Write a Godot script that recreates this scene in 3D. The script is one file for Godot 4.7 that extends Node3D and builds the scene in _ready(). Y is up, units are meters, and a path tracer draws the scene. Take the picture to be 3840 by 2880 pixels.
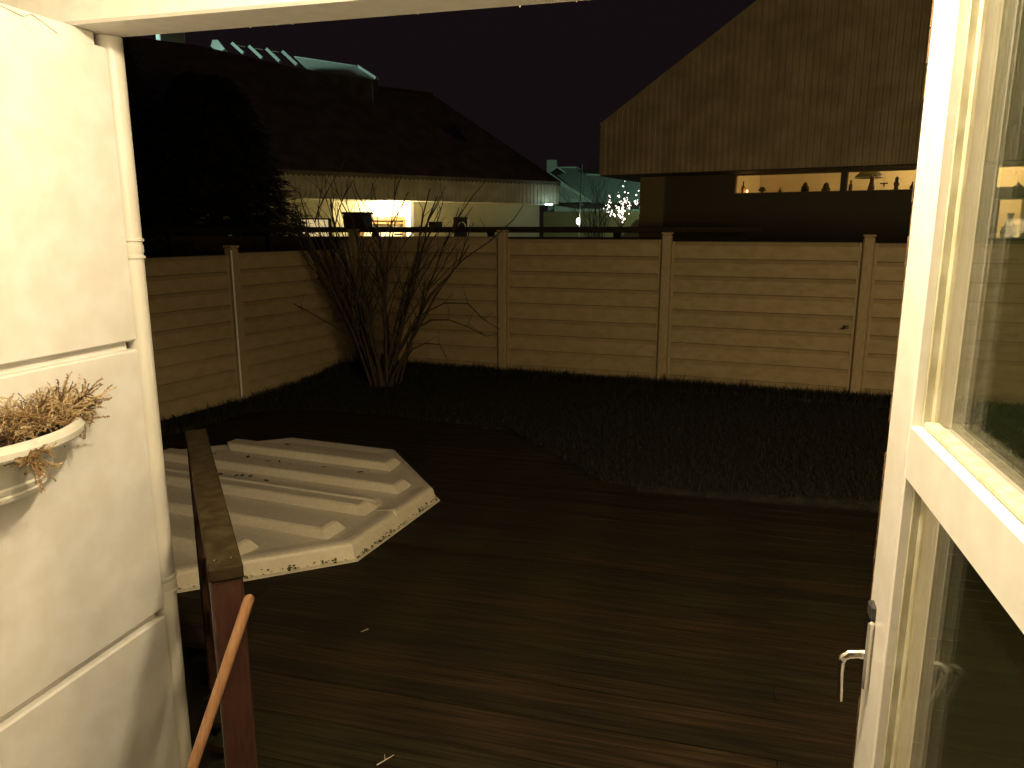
extends Node3D

# ------------------------------------------------------------------ shape collector
class Shape:
	var v := PackedVector3Array()
	var n := PackedVector3Array()
	func tri(a: Vector3, b: Vector3, c: Vector3, o: Vector3) -> void:
		var m := (b - a).cross(c - a)
		if m.length_squared() < 1e-16:
			return
		m = m.normalized()
		if m.dot(o) < 0.0:
			m = -m
			var t := b
			b = c
			c = t
		v.append_array(PackedVector3Array([a, c, b]))
		n.append_array(PackedVector3Array([m, m, m]))
	func quad(a: Vector3, b: Vector3, c: Vector3, d: Vector3, o: Vector3) -> void:
		tri(a, b, c, o)
		tri(a, c, d, o)
	func stri(a: Vector3, b: Vector3, c: Vector3, na: Vector3, nb: Vector3, nc: Vector3) -> void:
		if (b - a).cross(c - a).dot(na + nb + nc) < 0.0:
			v.append_array(PackedVector3Array([a, b, c]))
			n.append_array(PackedVector3Array([na, nb, nc]))
		else:
			v.append_array(PackedVector3Array([a, c, b]))
			n.append_array(PackedVector3Array([na, nc, nb]))
	func box(c: Vector3, s: Vector3, bev := 0.0, bs := Basis.IDENTITY) -> Shape:
		var h := s * 0.5
		bev = minf(bev, minf(h.x, minf(h.y, h.z)) * 0.9)
		var P := {}
		for sx in [-1, 1]:
			for sy in [-1, 1]:
				for sz in [-1, 1]:
					var q := Vector3(sx, sy, sz)
					P[[q, 0]] = bs * Vector3(sx * h.x, sy * (h.y - bev), sz * (h.z - bev))
					P[[q, 1]] = bs * Vector3(sx * (h.x - bev), sy * h.y, sz * (h.z - bev))
					P[[q, 2]] = bs * Vector3(sx * (h.x - bev), sy * (h.y - bev), sz * h.z)
		for ax in 3:
			for sg in [-1, 1]:
				var o := Vector3.ZERO
				o[ax] = sg
				var q := []
				for k in [[-1, -1], [1, -1], [1, 1], [-1, 1]]:
					var w := Vector3.ZERO
					w[ax] = sg
					w[(ax + 1) % 3] = k[0]
					w[(ax + 2) % 3] = k[1]
					q.append(c + P[[w, ax]])
				quad(q[0], q[1], q[2], q[3], bs * o)
			if bev > 0.0:
				var b1 := (ax + 1) % 3
				var b2 := (ax + 2) % 3
				for s1 in [-1, 1]:
					for s2 in [-1, 1]:
						var w0 := Vector3.ZERO
						w0[ax] = -1
						w0[b1] = s1
						w0[b2] = s2
						var w1 := w0
						w1[ax] = 1
						var o2 := w0
						o2[ax] = 0
						quad(c + P[[w0, b1]], c + P[[w0, b2]], c + P[[w1, b2]], c + P[[w1, b1]], bs * o2)
		if bev > 0.0:
			for sx in [-1, 1]:
				for sy in [-1, 1]:
					for sz in [-1, 1]:
						var q2 := Vector3(sx, sy, sz)
						tri(c + P[[q2, 0]], c + P[[q2, 1]], c + P[[q2, 2]], bs * q2)
		return self
	func tube(pts: Array, rad: Array, sides := 8, caps := true) -> Shape:
		var rings := []
		var up := Vector3.UP
		for i in pts.size():
			var d: Vector3 = (pts[mini(i + 1, pts.size() - 1)] - pts[maxi(i - 1, 0)]).normalized()
			if absf(d.dot(up)) > 0.95:
				up = Vector3.RIGHT if absf(d.x) < 0.9 else Vector3.FORWARD
			var x := d.cross(up).normalized()
			var y := x.cross(d).normalized()
			up = y
			var r := []
			for k in sides:
				var a := TAU * k / sides
				r.append(x * cos(a) + y * sin(a))
			rings.append(r)
		for i in pts.size() - 1:
			for k in sides:
				var l := (k + 1) % sides
				var a0: Vector3 = pts[i] + rings[i][k] * rad[i]
				var b0: Vector3 = pts[i] + rings[i][l] * rad[i]
				var a1: Vector3 = pts[i + 1] + rings[i + 1][k] * rad[i + 1]
				var b1: Vector3 = pts[i + 1] + rings[i + 1][l] * rad[i + 1]
				stri(a0, b0, b1, rings[i][k], rings[i][l], rings[i + 1][l])
				stri(a0, b1, a1, rings[i][k], rings[i + 1][l], rings[i + 1][k])
		if caps:
			for e in [0, pts.size() - 1]:
				var o: Vector3 = (pts[0] - pts[1]) if e == 0 else (pts[e] - pts[e - 1])
				for k in sides:
					tri(pts[e], pts[e] + rings[e][k] * rad[e], pts[e] + rings[e][(k + 1) % sides] * rad[e], o)
		return self
	# profile of (radius, height) turned about y; sq squeezes the section along x and z
	func lathe(prof: Array, seg := 24, c := Vector3.ZERO, a0 := 0.0, a1 := TAU, sq := Vector2.ONE) -> Shape:
		for k in seg:
			var t0 := a0 + (a1 - a0) * k / seg
			var t1 := a0 + (a1 - a0) * (k + 1) / seg
			for i in prof.size() - 1:
				var p: Vector2 = prof[i]
				var q: Vector2 = prof[i + 1]
				var e := q - p
				var nn := Vector2(e.y, -e.x).normalized()
				var f := func(r: Vector2, t: float) -> Vector3: return c + Vector3(r.x * cos(t) * sq.x, r.y, r.x * sin(t) * sq.y)
				var g := func(t: float) -> Vector3: return Vector3(nn.x * cos(t) / sq.x, nn.y, nn.x * sin(t) / sq.y).normalized()
				var A: Vector3 = f.call(p, t0)
				var B: Vector3 = f.call(p, t1)
				var C: Vector3 = f.call(q, t1)
				var D: Vector3 = f.call(q, t0)
				var n0: Vector3 = g.call(t0)
				var n1: Vector3 = g.call(t1)
				if p.x > 0.0001:
					stri(A, B, C, n0, n1, n1)
				if q.x > 0.0001:
					stri(A, C, D, n0, n1, n0)
		return self
	# flat outline pushed along ext
	func slab(pts: Array, ext: Vector3) -> Shape:
		var nrm := Vector3.ZERO
		for i in pts.size():
			nrm += (pts[i] as Vector3).cross(pts[(i + 1) % pts.size()])
		nrm = nrm.normalized()
		var x: Vector3 = (pts[1] - pts[0]).normalized()
		var y := nrm.cross(x)
		var flat := PackedVector2Array()
		for p in pts:
			flat.append(Vector2(p.dot(x), p.dot(y)))
		var idx := Geometry2D.triangulate_polygon(flat)
		for i in range(0, idx.size(), 3):
			var a: Vector3 = pts[idx[i]]
			var b: Vector3 = pts[idx[i + 1]]
			var c: Vector3 = pts[idx[i + 2]]
			tri(a, b, c, -ext)
			tri(a + ext, b + ext, c + ext, ext)
		var side := 1.0 if nrm.dot(ext) < 0.0 else 1.0
		for i in pts.size():
			var a: Vector3 = pts[i]
			var b: Vector3 = pts[(i + 1) % pts.size()]
			quad(a, b, b + ext, a + ext, (b - a).cross(nrm) * side)
		return self
	func mesh() -> ArrayMesh:
		var m := ArrayMesh.new()
		var arr := []
		arr.resize(Mesh.ARRAY_MAX)
		arr[Mesh.ARRAY_VERTEX] = v
		arr[Mesh.ARRAY_NORMAL] = n
		m.add_surface_from_arrays(Mesh.PRIMITIVE_TRIANGLES, arr)
		return m

# ------------------------------------------------------------------ helpers
var M := {}
var used := {}
var rng := RandomNumberGenerator.new()

func numbered(called: String) -> String:
	var k: int = used.get(called, 0)
	used[called] = k + 1
	return called if k == 0 else "%s_%03d" % [called, k]

func put(called: String, what, m: Material, parent: Node3D, xf := Transform3D.IDENTITY) -> MeshInstance3D:
	var o := MeshInstance3D.new()
	o.name = called
	o.mesh = what.mesh() if what is Shape else what
	o.material_override = m
	o.transform = xf
	parent.add_child(o, true)
	return o

func part(called: String, parent: Node3D) -> Node3D:
	var o := Node3D.new()
	o.name = called
	parent.add_child(o, true)
	return o

func tag(o: Node3D, label: String, category: String, group := "", kind := "") -> Node3D:
	if label: o.set_meta("label", label)
	if category: o.set_meta("category", category)
	if group: o.set_meta("group", group)
	if kind: o.set_meta("kind", kind)
	return o

func thing(called: String, label: String, category: String, xf := Transform3D.IDENTITY, group := "") -> Node3D:
	var o := Node3D.new()
	o.name = numbered(called)
	add_child(o)
	o.transform = xf
	return tag(o, label, category, group)

func one(called: String, what, m: Material, label: String, category: String, xf := Transform3D.IDENTITY, group := "") -> MeshInstance3D:
	var o := put(numbered(called), what, m, self, xf)
	tag(o, label, category, group)
	return o

func bx(c: Vector3, s: Vector3, bev := 0.0) -> Shape:
	return Shape.new().box(c, s, bev)

# box given by two corners
func bc(a: Vector3, b: Vector3, bev := 0.0) -> Shape:
	return Shape.new().box((a + b) * 0.5, (b - a).abs(), bev)

func beam_between(a: Vector3, b: Vector3, w: float, h: float, bev := 0.0) -> Shape:
	var d := (b - a)
	var z := d.normalized()
	var up := Vector3.UP if absf(z.y) < 0.95 else Vector3.RIGHT
	var x := up.cross(z).normalized()
	return Shape.new().box((a + b) * 0.5, Vector3(w, h, d.length()), bev, Basis(x, z.cross(x), z))

# ------------------------------------------------------------------ textures
func noise_image(sd: int, freq: float, oct := 4, size := 512, type := FastNoiseLite.TYPE_SIMPLEX_SMOOTH) -> Image:
	var f := FastNoiseLite.new()
	f.seed = sd
	f.noise_type = type
	f.frequency = freq
	f.fractal_octaves = oct
	f.fractal_type = FastNoiseLite.FRACTAL_FBM
	var im := f.get_seamless_image(size, size)
	im.convert(Image.FORMAT_L8)
	return im

# two tones (sRGB multipliers) mixed by a noise; k sharpens it about the threshold
func tones(im: Image, lo: Color, hi: Color, k := 1.0, mid := 0.5) -> ImageTexture:
	var d := im.get_data()
	var out := PackedByteArray()
	out.resize(d.size() * 3)
	var lut := PackedByteArray()
	lut.resize(768)
	for i in 256:
		var t := clampf((i / 255.0 - mid) * k + 0.5, 0.0, 1.0)
		var c := lo.lerp(hi, t)
		lut[i * 3] = int(clampf(c.r, 0, 1) * 255)
		lut[i * 3 + 1] = int(clampf(c.g, 0, 1) * 255)
		lut[i * 3 + 2] = int(clampf(c.b, 0, 1) * 255)
	for i in d.size():
		var j := d[i] * 3
		out[i * 3] = lut[j]
		out[i * 3 + 1] = lut[j + 1]
		out[i * 3 + 2] = lut[j + 2]
	var r := Image.create_from_data(im.get_width(), im.get_height(), false, Image.FORMAT_RGB8, out)
	r.generate_mipmaps()
	return ImageTexture.create_from_image(r)

func bumps(im: Image, k: float) -> ImageTexture:
	var b := im.duplicate() as Image
	b.convert(Image.FORMAT_RGBA8)
	b.bump_map_to_normal_map(k)
	return ImageTexture.create_from_image(b)

# base colours are linear, real-world values
func mat(r: float, g: float, b: float, rough := 0.7, tex: Texture2D = null, sc := Vector3.ONE, nrm: Texture2D = null, nk := 1.0) -> StandardMaterial3D:
	var m := StandardMaterial3D.new()
	m.albedo_color = Color(r, g, b).linear_to_srgb()
	m.roughness = rough
	if tex or nrm:
		m.uv1_triplanar = true
		m.uv1_world_triplanar = true
		m.uv1_scale = sc
		m.uv1_triplanar_sharpness = 4.0
	if tex:
		m.albedo_texture = tex
	if nrm:
		m.normal_enabled = true
		m.normal_texture = nrm
		m.normal_scale = nk
	return m

func glow(c: Color, e: float) -> StandardMaterial3D:
	var m := StandardMaterial3D.new()
	m.albedo_color = c
	m.emission_enabled = true
	m.emission = c
	m.emission_energy_multiplier = e
	return m

func glass(c: Color, a: float) -> StandardMaterial3D:
	var m := StandardMaterial3D.new()
	m.albedo_color = Color(c.r, c.g, c.b, a)
	m.transparency = BaseMaterial3D.TRANSPARENCY_ALPHA
	m.roughness = 0.02
	m.metallic_specular = 0.36
	return m

func omni(called: String, at: Vector3, c: Color, e: float, size := 0.06) -> OmniLight3D:
	var l := OmniLight3D.new()
	l.name = called
	l.position = at
	l.light_color = c
	l.light_energy = e
	l.light_size = size
	l.omni_range = 60.0
	l.omni_attenuation = 2.0
	l.shadow_enabled = true
	add_child(l)
	return l

func make_materials() -> void:
	var fine := noise_image(11, 0.05, 5)
	var coarse := noise_image(23, 0.012, 4)
	var blot := noise_image(37, 0.02, 5)
	var grain := noise_image(41, 0.03, 5)
	var speck := noise_image(53, 0.16, 3)
	var t_soft := tones(coarse, Color(0.965, 0.96, 0.945), Color(1, 1, 1), 1.4)
	var n_fine := bumps(fine, 3.0)
	var n_speck := bumps(speck, 2.0)
	M.wall = mat(0.8, 0.79, 0.77, 0.75, tones(coarse, Color(0.965, 0.96, 0.94), Color(1, 1, 1), 1.6), Vector3(1.1, 1.1, 1.1), bumps(noise_image(71, 0.14, 4), 2.0), 0.1)
	M.paint = mat(0.82, 0.8, 0.76, 0.45, t_soft, Vector3(2, 2, 2), n_fine, 0.05)
	M.gloss = mat(0.82, 0.8, 0.76, 0.3, t_soft, Vector3(2.3, 2.3, 2.3))
	M.bead = mat(0.6, 0.58, 0.45, 0.5, tones(blot, Color(0.85, 0.84, 0.78), Color(1, 1, 1), 2.0), Vector3(3, 1, 3))
	M.bare = mat(0.2, 0.13, 0.06, 0.8, tones(fine, Color(0.4, 0.35, 0.3), Color(1, 0.95, 0.85), 3.0), Vector3(3, 1.5, 3))
	M.pipe = mat(0.7, 0.68, 0.62, 0.4, t_soft, Vector3(1, 0.5, 1))
	M.pot = mat(0.74, 0.73, 0.66, 0.35, t_soft, Vector3(2, 2, 2))
	M.soil = mat(0.03, 0.022, 0.015, 0.95, tones(speck, Color(0.5, 0.45, 0.4), Color(1, 1, 1), 2.0), Vector3(4, 4, 4))
	M.sprig = []
	for c in [[0.5, 0.37, 0.2], [0.3, 0.19, 0.085], [0.66, 0.54, 0.34], [0.12, 0.065, 0.03]]:
		M.sprig.append(mat(c[0], c[1], c[2], 0.8))
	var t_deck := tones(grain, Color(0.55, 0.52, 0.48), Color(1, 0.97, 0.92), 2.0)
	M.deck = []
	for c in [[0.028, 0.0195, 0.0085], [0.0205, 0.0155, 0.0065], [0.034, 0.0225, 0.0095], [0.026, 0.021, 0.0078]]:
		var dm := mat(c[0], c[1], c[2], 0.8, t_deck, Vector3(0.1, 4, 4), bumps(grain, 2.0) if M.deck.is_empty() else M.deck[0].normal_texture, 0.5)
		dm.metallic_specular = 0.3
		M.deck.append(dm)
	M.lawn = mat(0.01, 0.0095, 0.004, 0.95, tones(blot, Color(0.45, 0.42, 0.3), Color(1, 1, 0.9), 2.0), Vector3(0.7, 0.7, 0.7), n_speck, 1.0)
	M.ground = mat(0.03, 0.028, 0.015, 0.95, tones(coarse, Color(0.6, 0.58, 0.5), Color(1, 1, 1), 1.5), Vector3(0.15, 0.15, 0.15))
	var t_fence := tones(blot, Color(0.9, 0.91, 0.82), Color(1, 1, 1), 1.6, 0.36)
	M.fence = []
	for c in [[0.325, 0.246, 0.145], [0.31, 0.235, 0.14], [0.335, 0.254, 0.151]]:
		M.fence.append(mat(c[0], c[1], c[2], 0.7, t_fence, Vector3(0.45, 0.8, 0.45)))
	M.fence_post = mat(0.33, 0.25, 0.148, 0.7, t_fence, Vector3(2, 0.8, 2))
	M.gap_shade_grime = mat(0.12, 0.092, 0.052, 0.95)  # shade of the gaps between boards put into the colour, along with grime
	M.dark_timber = mat(0.05, 0.034, 0.016, 0.75, t_deck, Vector3(0.4, 5, 0.4))
	M.mid_timber = mat(0.16, 0.115, 0.05, 0.75, t_deck, Vector3(0.4, 5, 0.4))
	M.rail = mat(0.038, 0.027, 0.0115, 0.88, tones(blot, Color(0.7, 0.66, 0.58), Color(1, 1, 1), 1.8), Vector3(1.2, 1.2, 1.2), n_fine, 0.1)
	M.rail.metallic_specular = 0.25
	M.rail_post = mat(0.05, 0.015, 0.006, 0.5, tones(grain, Color(0.6, 0.55, 0.5), Color(1, 1, 1), 2.0), Vector3(6, 0.6, 6))
	M.broom = mat(0.36, 0.2, 0.105, 0.4, tones(grain, Color(0.85, 0.8, 0.74), Color(1, 1, 1), 1.5), Vector3(8, 0.8, 8))
	M.bristle = mat(0.25, 0.05, 0.03, 0.7)
	M.cover = mat(0.62, 0.565, 0.46, 0.22, tones(blot, Color(0.96, 0.955, 0.92), Color(1, 1, 1), 1.6, 0.4), Vector3(2.5, 2.5, 2.5))
	M.moss = mat(0.07, 0.09, 0.02, 0.95)
	M.dirt = mat(0.03, 0.022, 0.012, 0.95)
	M.bark = mat(0.072, 0.05, 0.032, 0.8, tones(speck, Color(0.6, 0.55, 0.5), Color(1, 1, 1), 2.0), Vector3(5, 2, 5))
	M.needle = mat(0.03, 0.024, 0.014, 0.9)
	M.needle2 = mat(0.05, 0.037, 0.02, 0.9)
	M.clad = mat(0.32, 0.255, 0.155, 0.6, tones(coarse, Color(0.85, 0.84, 0.8), Color(1, 1, 1), 1.5), Vector3(0.3, 0.3, 0.3))
	M.clad_white = mat(0.76, 0.7, 0.54, 0.6, tones(coarse, Color(0.82, 0.82, 0.8), Color(1, 1, 1), 1.5), Vector3(0.3, 0.3, 0.3))
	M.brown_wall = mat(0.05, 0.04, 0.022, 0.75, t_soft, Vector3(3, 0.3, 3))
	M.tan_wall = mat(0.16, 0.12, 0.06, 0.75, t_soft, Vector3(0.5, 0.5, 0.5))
	M.roof_dark = mat(0.19, 0.155, 0.12, 0.7, tones(coarse, Color(0.75, 0.74, 0.72), Color(1, 1, 1), 1.5), Vector3(0.3, 0.3, 0.3))
	M.cream = mat(0.72, 0.68, 0.5, 0.75, t_soft, Vector3(0.4, 0.4, 0.4))
	M.orange_wood = mat(0.36, 0.2, 0.09, 0.5, t_deck, Vector3(2, 0.5, 2))
	M.white = mat(0.75, 0.75, 0.72, 0.6)
	M.zinc = mat(0.42, 0.46, 0.42, 0.5, t_soft, Vector3(0.4, 0.4, 0.4))
	M.steel = mat(0.78, 0.76, 0.72, 0.14)
	M.steel.metallic = 1.0
	M.dark_metal = mat(0.03, 0.03, 0.03, 0.5)
	M.interior = mat(0.6, 0.5, 0.3, 0.8)
	M.figure = [mat(0.06, 0.06, 0.02, 0.6), mat(0.12, 0.04, 0.02, 0.6), mat(0.1, 0.09, 0.03, 0.6), mat(0.14, 0.06, 0.03, 0.6)]
	M.vase = mat(0.26, 0.3, 0.22, 0.15)
	M.pane = glass(Color(0.2, 0.24, 0.14), 0.1)
	M.far_pane = glass(Color(0.2, 0.22, 0.2), 0.05)
	M.leaf = mat(0.025, 0.016, 0.008, 0.8)
	M.pale_leaf = mat(0.5, 0.46, 0.36, 0.7)

# ------------------------------------------------------------------ the scene
func _ready() -> void:
	rng.seed = 20417
	var cam := Camera3D.new()
	cam.name = "camera"
	cam.position = Vector3(0, 1.95, 0)
	cam.rotation_degrees = Vector3(-11.7, 15.2, 0)
	cam.fov = 54.43
	cam.near = 0.05
	cam.far = 400.0
	add_child(cam)
	cam.current = true
	var we := WorldEnvironment.new()
	we.name = "environment"
	var e := Environment.new()
	e.background_mode = Environment.BG_SKY
	var sky := Sky.new()
	var sm := ProceduralSkyMaterial.new()
	sm.sky_top_color = Color(0.084, 0.056, 0.068)
	sm.sky_horizon_color = Color(0.07, 0.05, 0.054)
	sm.sky_curve = 0.25
	sm.ground_horizon_color = Color(0.06, 0.045, 0.04)
	sm.ground_bottom_color = Color(0.03, 0.025, 0.02)
	sm.sun_angle_max = 0.0
	sky.sky_material = sm
	e.sky = sky
	e.tonemap_mode = Environment.TONE_MAPPER_LINEAR
	e.tonemap_exposure = 1.0
	e.sdfgi_enabled = true
	e.ssao_enabled = true
	e.ssil_enabled = true
	we.environment = e
	add_child(we)
	var warm := Color(1.0, 0.905, 0.735)
	# the lamp over the terrace door and the lit window beside it
	omni("porch_ceiling_lamp_light", Vector3(-0.22, 2.83, -1.18), warm, 3.6, 0.06)
	var al := AreaLight3D.new()
	al.name = "window_light"
	al.area_size = Vector2(2.4, 1.2)
	al.area_normalize_energy = true
	al.light_energy = 19.0
	al.light_color = Color(1.0, 0.875, 0.63)
	al.area_range = 60.0
	al.area_attenuation = 2.0
	al.shadow_enabled = true
	al.position = Vector3(3.0, 1.62, -0.47)
	add_child(al)
	make_materials()
	build_ground()
	build_house()
	build_fences()
	build_neighbour_right()
	build_neighbour_left()
	build_distance()
	build_shrub()
	build_conifer()
	build_cover()
	build_railing()
	build_pot()
	build_small()

# ------------------------------------------------------------------ ground, deck, lawn
var lawn_edge := [Vector2(-7.5, -5.2), Vector2(-5.7, -5.5), Vector2(-5.3, -6.05), Vector2(-4.8, -6.95), Vector2(-4.0, -7.2), Vector2(-2.96, -7.08), Vector2(-1.9, -6.92), Vector2(-1.41, -6.36), Vector2(-0.78, -5.6), Vector2(-0.08, -5.56), Vector2(1.24, -5.68), Vector2(4.0, -5.9), Vector2(8.5, -6.2)]
var lawn_noise := FastNoiseLite.new()

func edge_z(x: float) -> float:
	for i in lawn_edge.size() - 1:
		if x <= lawn_edge[i + 1].x:
			var t: float = (x - lawn_edge[i].x) / (lawn_edge[i + 1].x - lawn_edge[i].x)
			return lerpf(lawn_edge[i].y, lawn_edge[i + 1].y, t)
	return lawn_edge[-1].y

func lawn_y(x: float, z: float) -> float:
	var z0 := edge_z(x)
	var t := clampf((z0 - z) / (z0 + 8.9), 0.0, 1.0)
	return 0.008 + 0.132 * smoothstep(0.0, 1.0, t) + 0.018 * smoothstep(0.0, 0.3, t) * lawn_noise.get_noise_2d(x, z)

func build_ground() -> void:
	lawn_noise.seed = 5
	lawn_noise.frequency = 1.1
	var g := put("ground", bc(Vector3(-150, -0.3, -220), Vector3(150, -0.09, 60)), M.ground, self)
	g.set_meta("kind", "structure")
	# lawn
	var s := Shape.new()
	var nx := 130
	var nz := 34
	var at := func(i: int, j: int) -> Vector3:
		var x := -7.5 + 16.0 * i / nx
		var z0 := edge_z(x) + 0.03 * lawn_noise.get_noise_2d(x * 3.0, 7.0)
		var z := lerpf(z0, -10.6, float(j) / nz)
		return Vector3(x, lawn_y(x, z), z)
	for i in nx:
		for j in nz:
			s.quad(at.call(i, j), at.call(i + 1, j), at.call(i + 1, j + 1), at.call(i, j + 1), Vector3.UP)
		var a: Vector3 = at.call(i, 0)
		var b: Vector3 = at.call(i + 1, 0)
		s.quad(a, b, b + Vector3(0, -0.1, 0.015), a + Vector3(0, -0.1, 0.015), Vector3(0, 0, 1))
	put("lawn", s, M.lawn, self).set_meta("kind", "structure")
	# grass blades
	var tuft := Shape.new()
	for k in 5:
		var a := TAU * k / 5.0 + 0.4 * k
		var d := Vector3(cos(a), 0, sin(a))
		var w := Vector3(-d.z, 0, d.x) * 0.004
		var p0 := d * 0.012
		var p1 := d * 0.026 + Vector3(0, 0.04, 0)
		var p2 := d * 0.055 + Vector3(0, 0.06 + 0.012 * (k % 3), 0)
		tuft.quad(p0 - w, p0 + w, p1 + w * 0.8, p1 - w * 0.8, d)
		tuft.tri(p1 - w * 0.8, p1 + w * 0.8, p2, d)
	var mm := MultiMesh.new()
	mm.transform_format = MultiMesh.TRANSFORM_3D
	mm.use_colors = true
	mm.mesh = tuft.mesh()
	var xs := []
	var tries := 0
	while xs.size() < 42000 and tries < 200000:
		tries += 1
		var x := rng.randf_range(-6.2, 4.5)
		var z0 := edge_z(x)
		var z := lerpf(z0 + 0.03, -9.15, pow(rng.randf(), 0.9))
		if x < -5.15 - (z + 7.09) * 0.187 * -1.0 - 0.0 and z > -9.0 and x < -4.67 - (z + 9.18) * 0.187 + 0.05:
			continue
		xs.append(Vector3(x, lawn_y(x, z) - 0.006, z))
	# taller uncut grass along the foot of both fences
	for k in 5200:
		var t := rng.randf()
		var x := lerpf(-4.6, 4.5, t)
		xs.append(Vector3(x, 0.13, lerpf(-9.1, -8.2, t) + rng.randf_range(0.0, 0.2)))
	for k in 1500:
		var t := rng.randf()
		var p := Vector2(-4.6, -9.1).lerp(Vector2(-5.35, -5.1), t)
		xs.append(Vector3(p.x + rng.randf_range(0.0, 0.2), lawn_y(p.x, p.y) - 0.01, p.y))
	mm.instance_count = xs.size()
	for i in xs.size():
		var tall := 1.0 if i < xs.size() - 6700 else rng.randf_range(1.7, 3.0)
		var sc := rng.randf_range(0.4, 0.75) * tall
		var b := Basis(Vector3.UP, rng.randf() * TAU).scaled(Vector3(sc, sc * rng.randf_range(0.7, 1.2), sc))
		mm.set_instance_transform(i, Transform3D(b, xs[i]))
		var dry := rng.randf()
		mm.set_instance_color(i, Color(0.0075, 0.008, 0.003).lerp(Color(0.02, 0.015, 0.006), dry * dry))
	var gi := MultiMeshInstance3D.new()
	gi.name = "grass"
	gi.multimesh = mm
	var gm := mat(1, 1, 1, 0.9)
	gm.vertex_color_use_as_albedo = true
	gi.material_override = gm
	add_child(gi)
	tag(gi, "short dark winter grass of the lawn below the fences", "grass", "", "stuff")
	# deck of long boards
	var deck := Node3D.new()
	deck.name = "deck"
	add_child(deck)
	tag(deck, "dark weathered timber deck of long boards outside the door", "", "", "structure")
	var pitch := 0.122
	var bm := bx(Vector3.ZERO, Vector3(1, 0.03, 0.117)).mesh()
	var z := -0.5
	var row := 0
	while z > -7.2:
		var x0 := -5.55
		var x1 := 5.5
		if z < -5.5:
			x1 = lerpf(-0.5, -1.95, clampf((-5.5 - z) / 1.4, 0, 1.0))
			if z < -6.0:
				x0 = -5.35 + (-6.0 - z) * 0.5
		if z < -6.9:
			x0 = -4.7
			x1 = -2.2
		if z > -1.5:
			x0 = -1.62
		elif z > -2.7:
			x0 = -1.2 + (z + 1.5) * 0.855
		var cuts := [x0]
		var c := x0 + rng.randf_range(1.2, 3.8)
		while c < x1 - 0.6:
			cuts.append(c)
			c += rng.randf_range(4.4, 5.4)
		cuts.append(x1)
		for k in cuts.size() - 1:
			var l: float = cuts[k + 1] - cuts[k] - 0.004
			var xf := Transform3D(Basis.from_euler(Vector3(rng.randf_range(-0.02, 0.02), 0, 0)).scaled_local(Vector3(l, 1, 1)), Vector3((cuts[k] + cuts[k + 1]) * 0.5, -0.016 + rng.randf_range(-0.002, 0.001), z))
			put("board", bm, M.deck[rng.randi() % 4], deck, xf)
		z -= pitch
		row += 1
	for x in [-5.2, -3.6, -2.0, -0.4, 1.2, 2.8, 4.4]:
		put("joist", bc(Vector3(x - 0.025, -0.09, -7.0 if x < -2.0 else -5.5), Vector3(x + 0.025, -0.034, -0.45)), M.dark_timber, deck)

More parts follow.
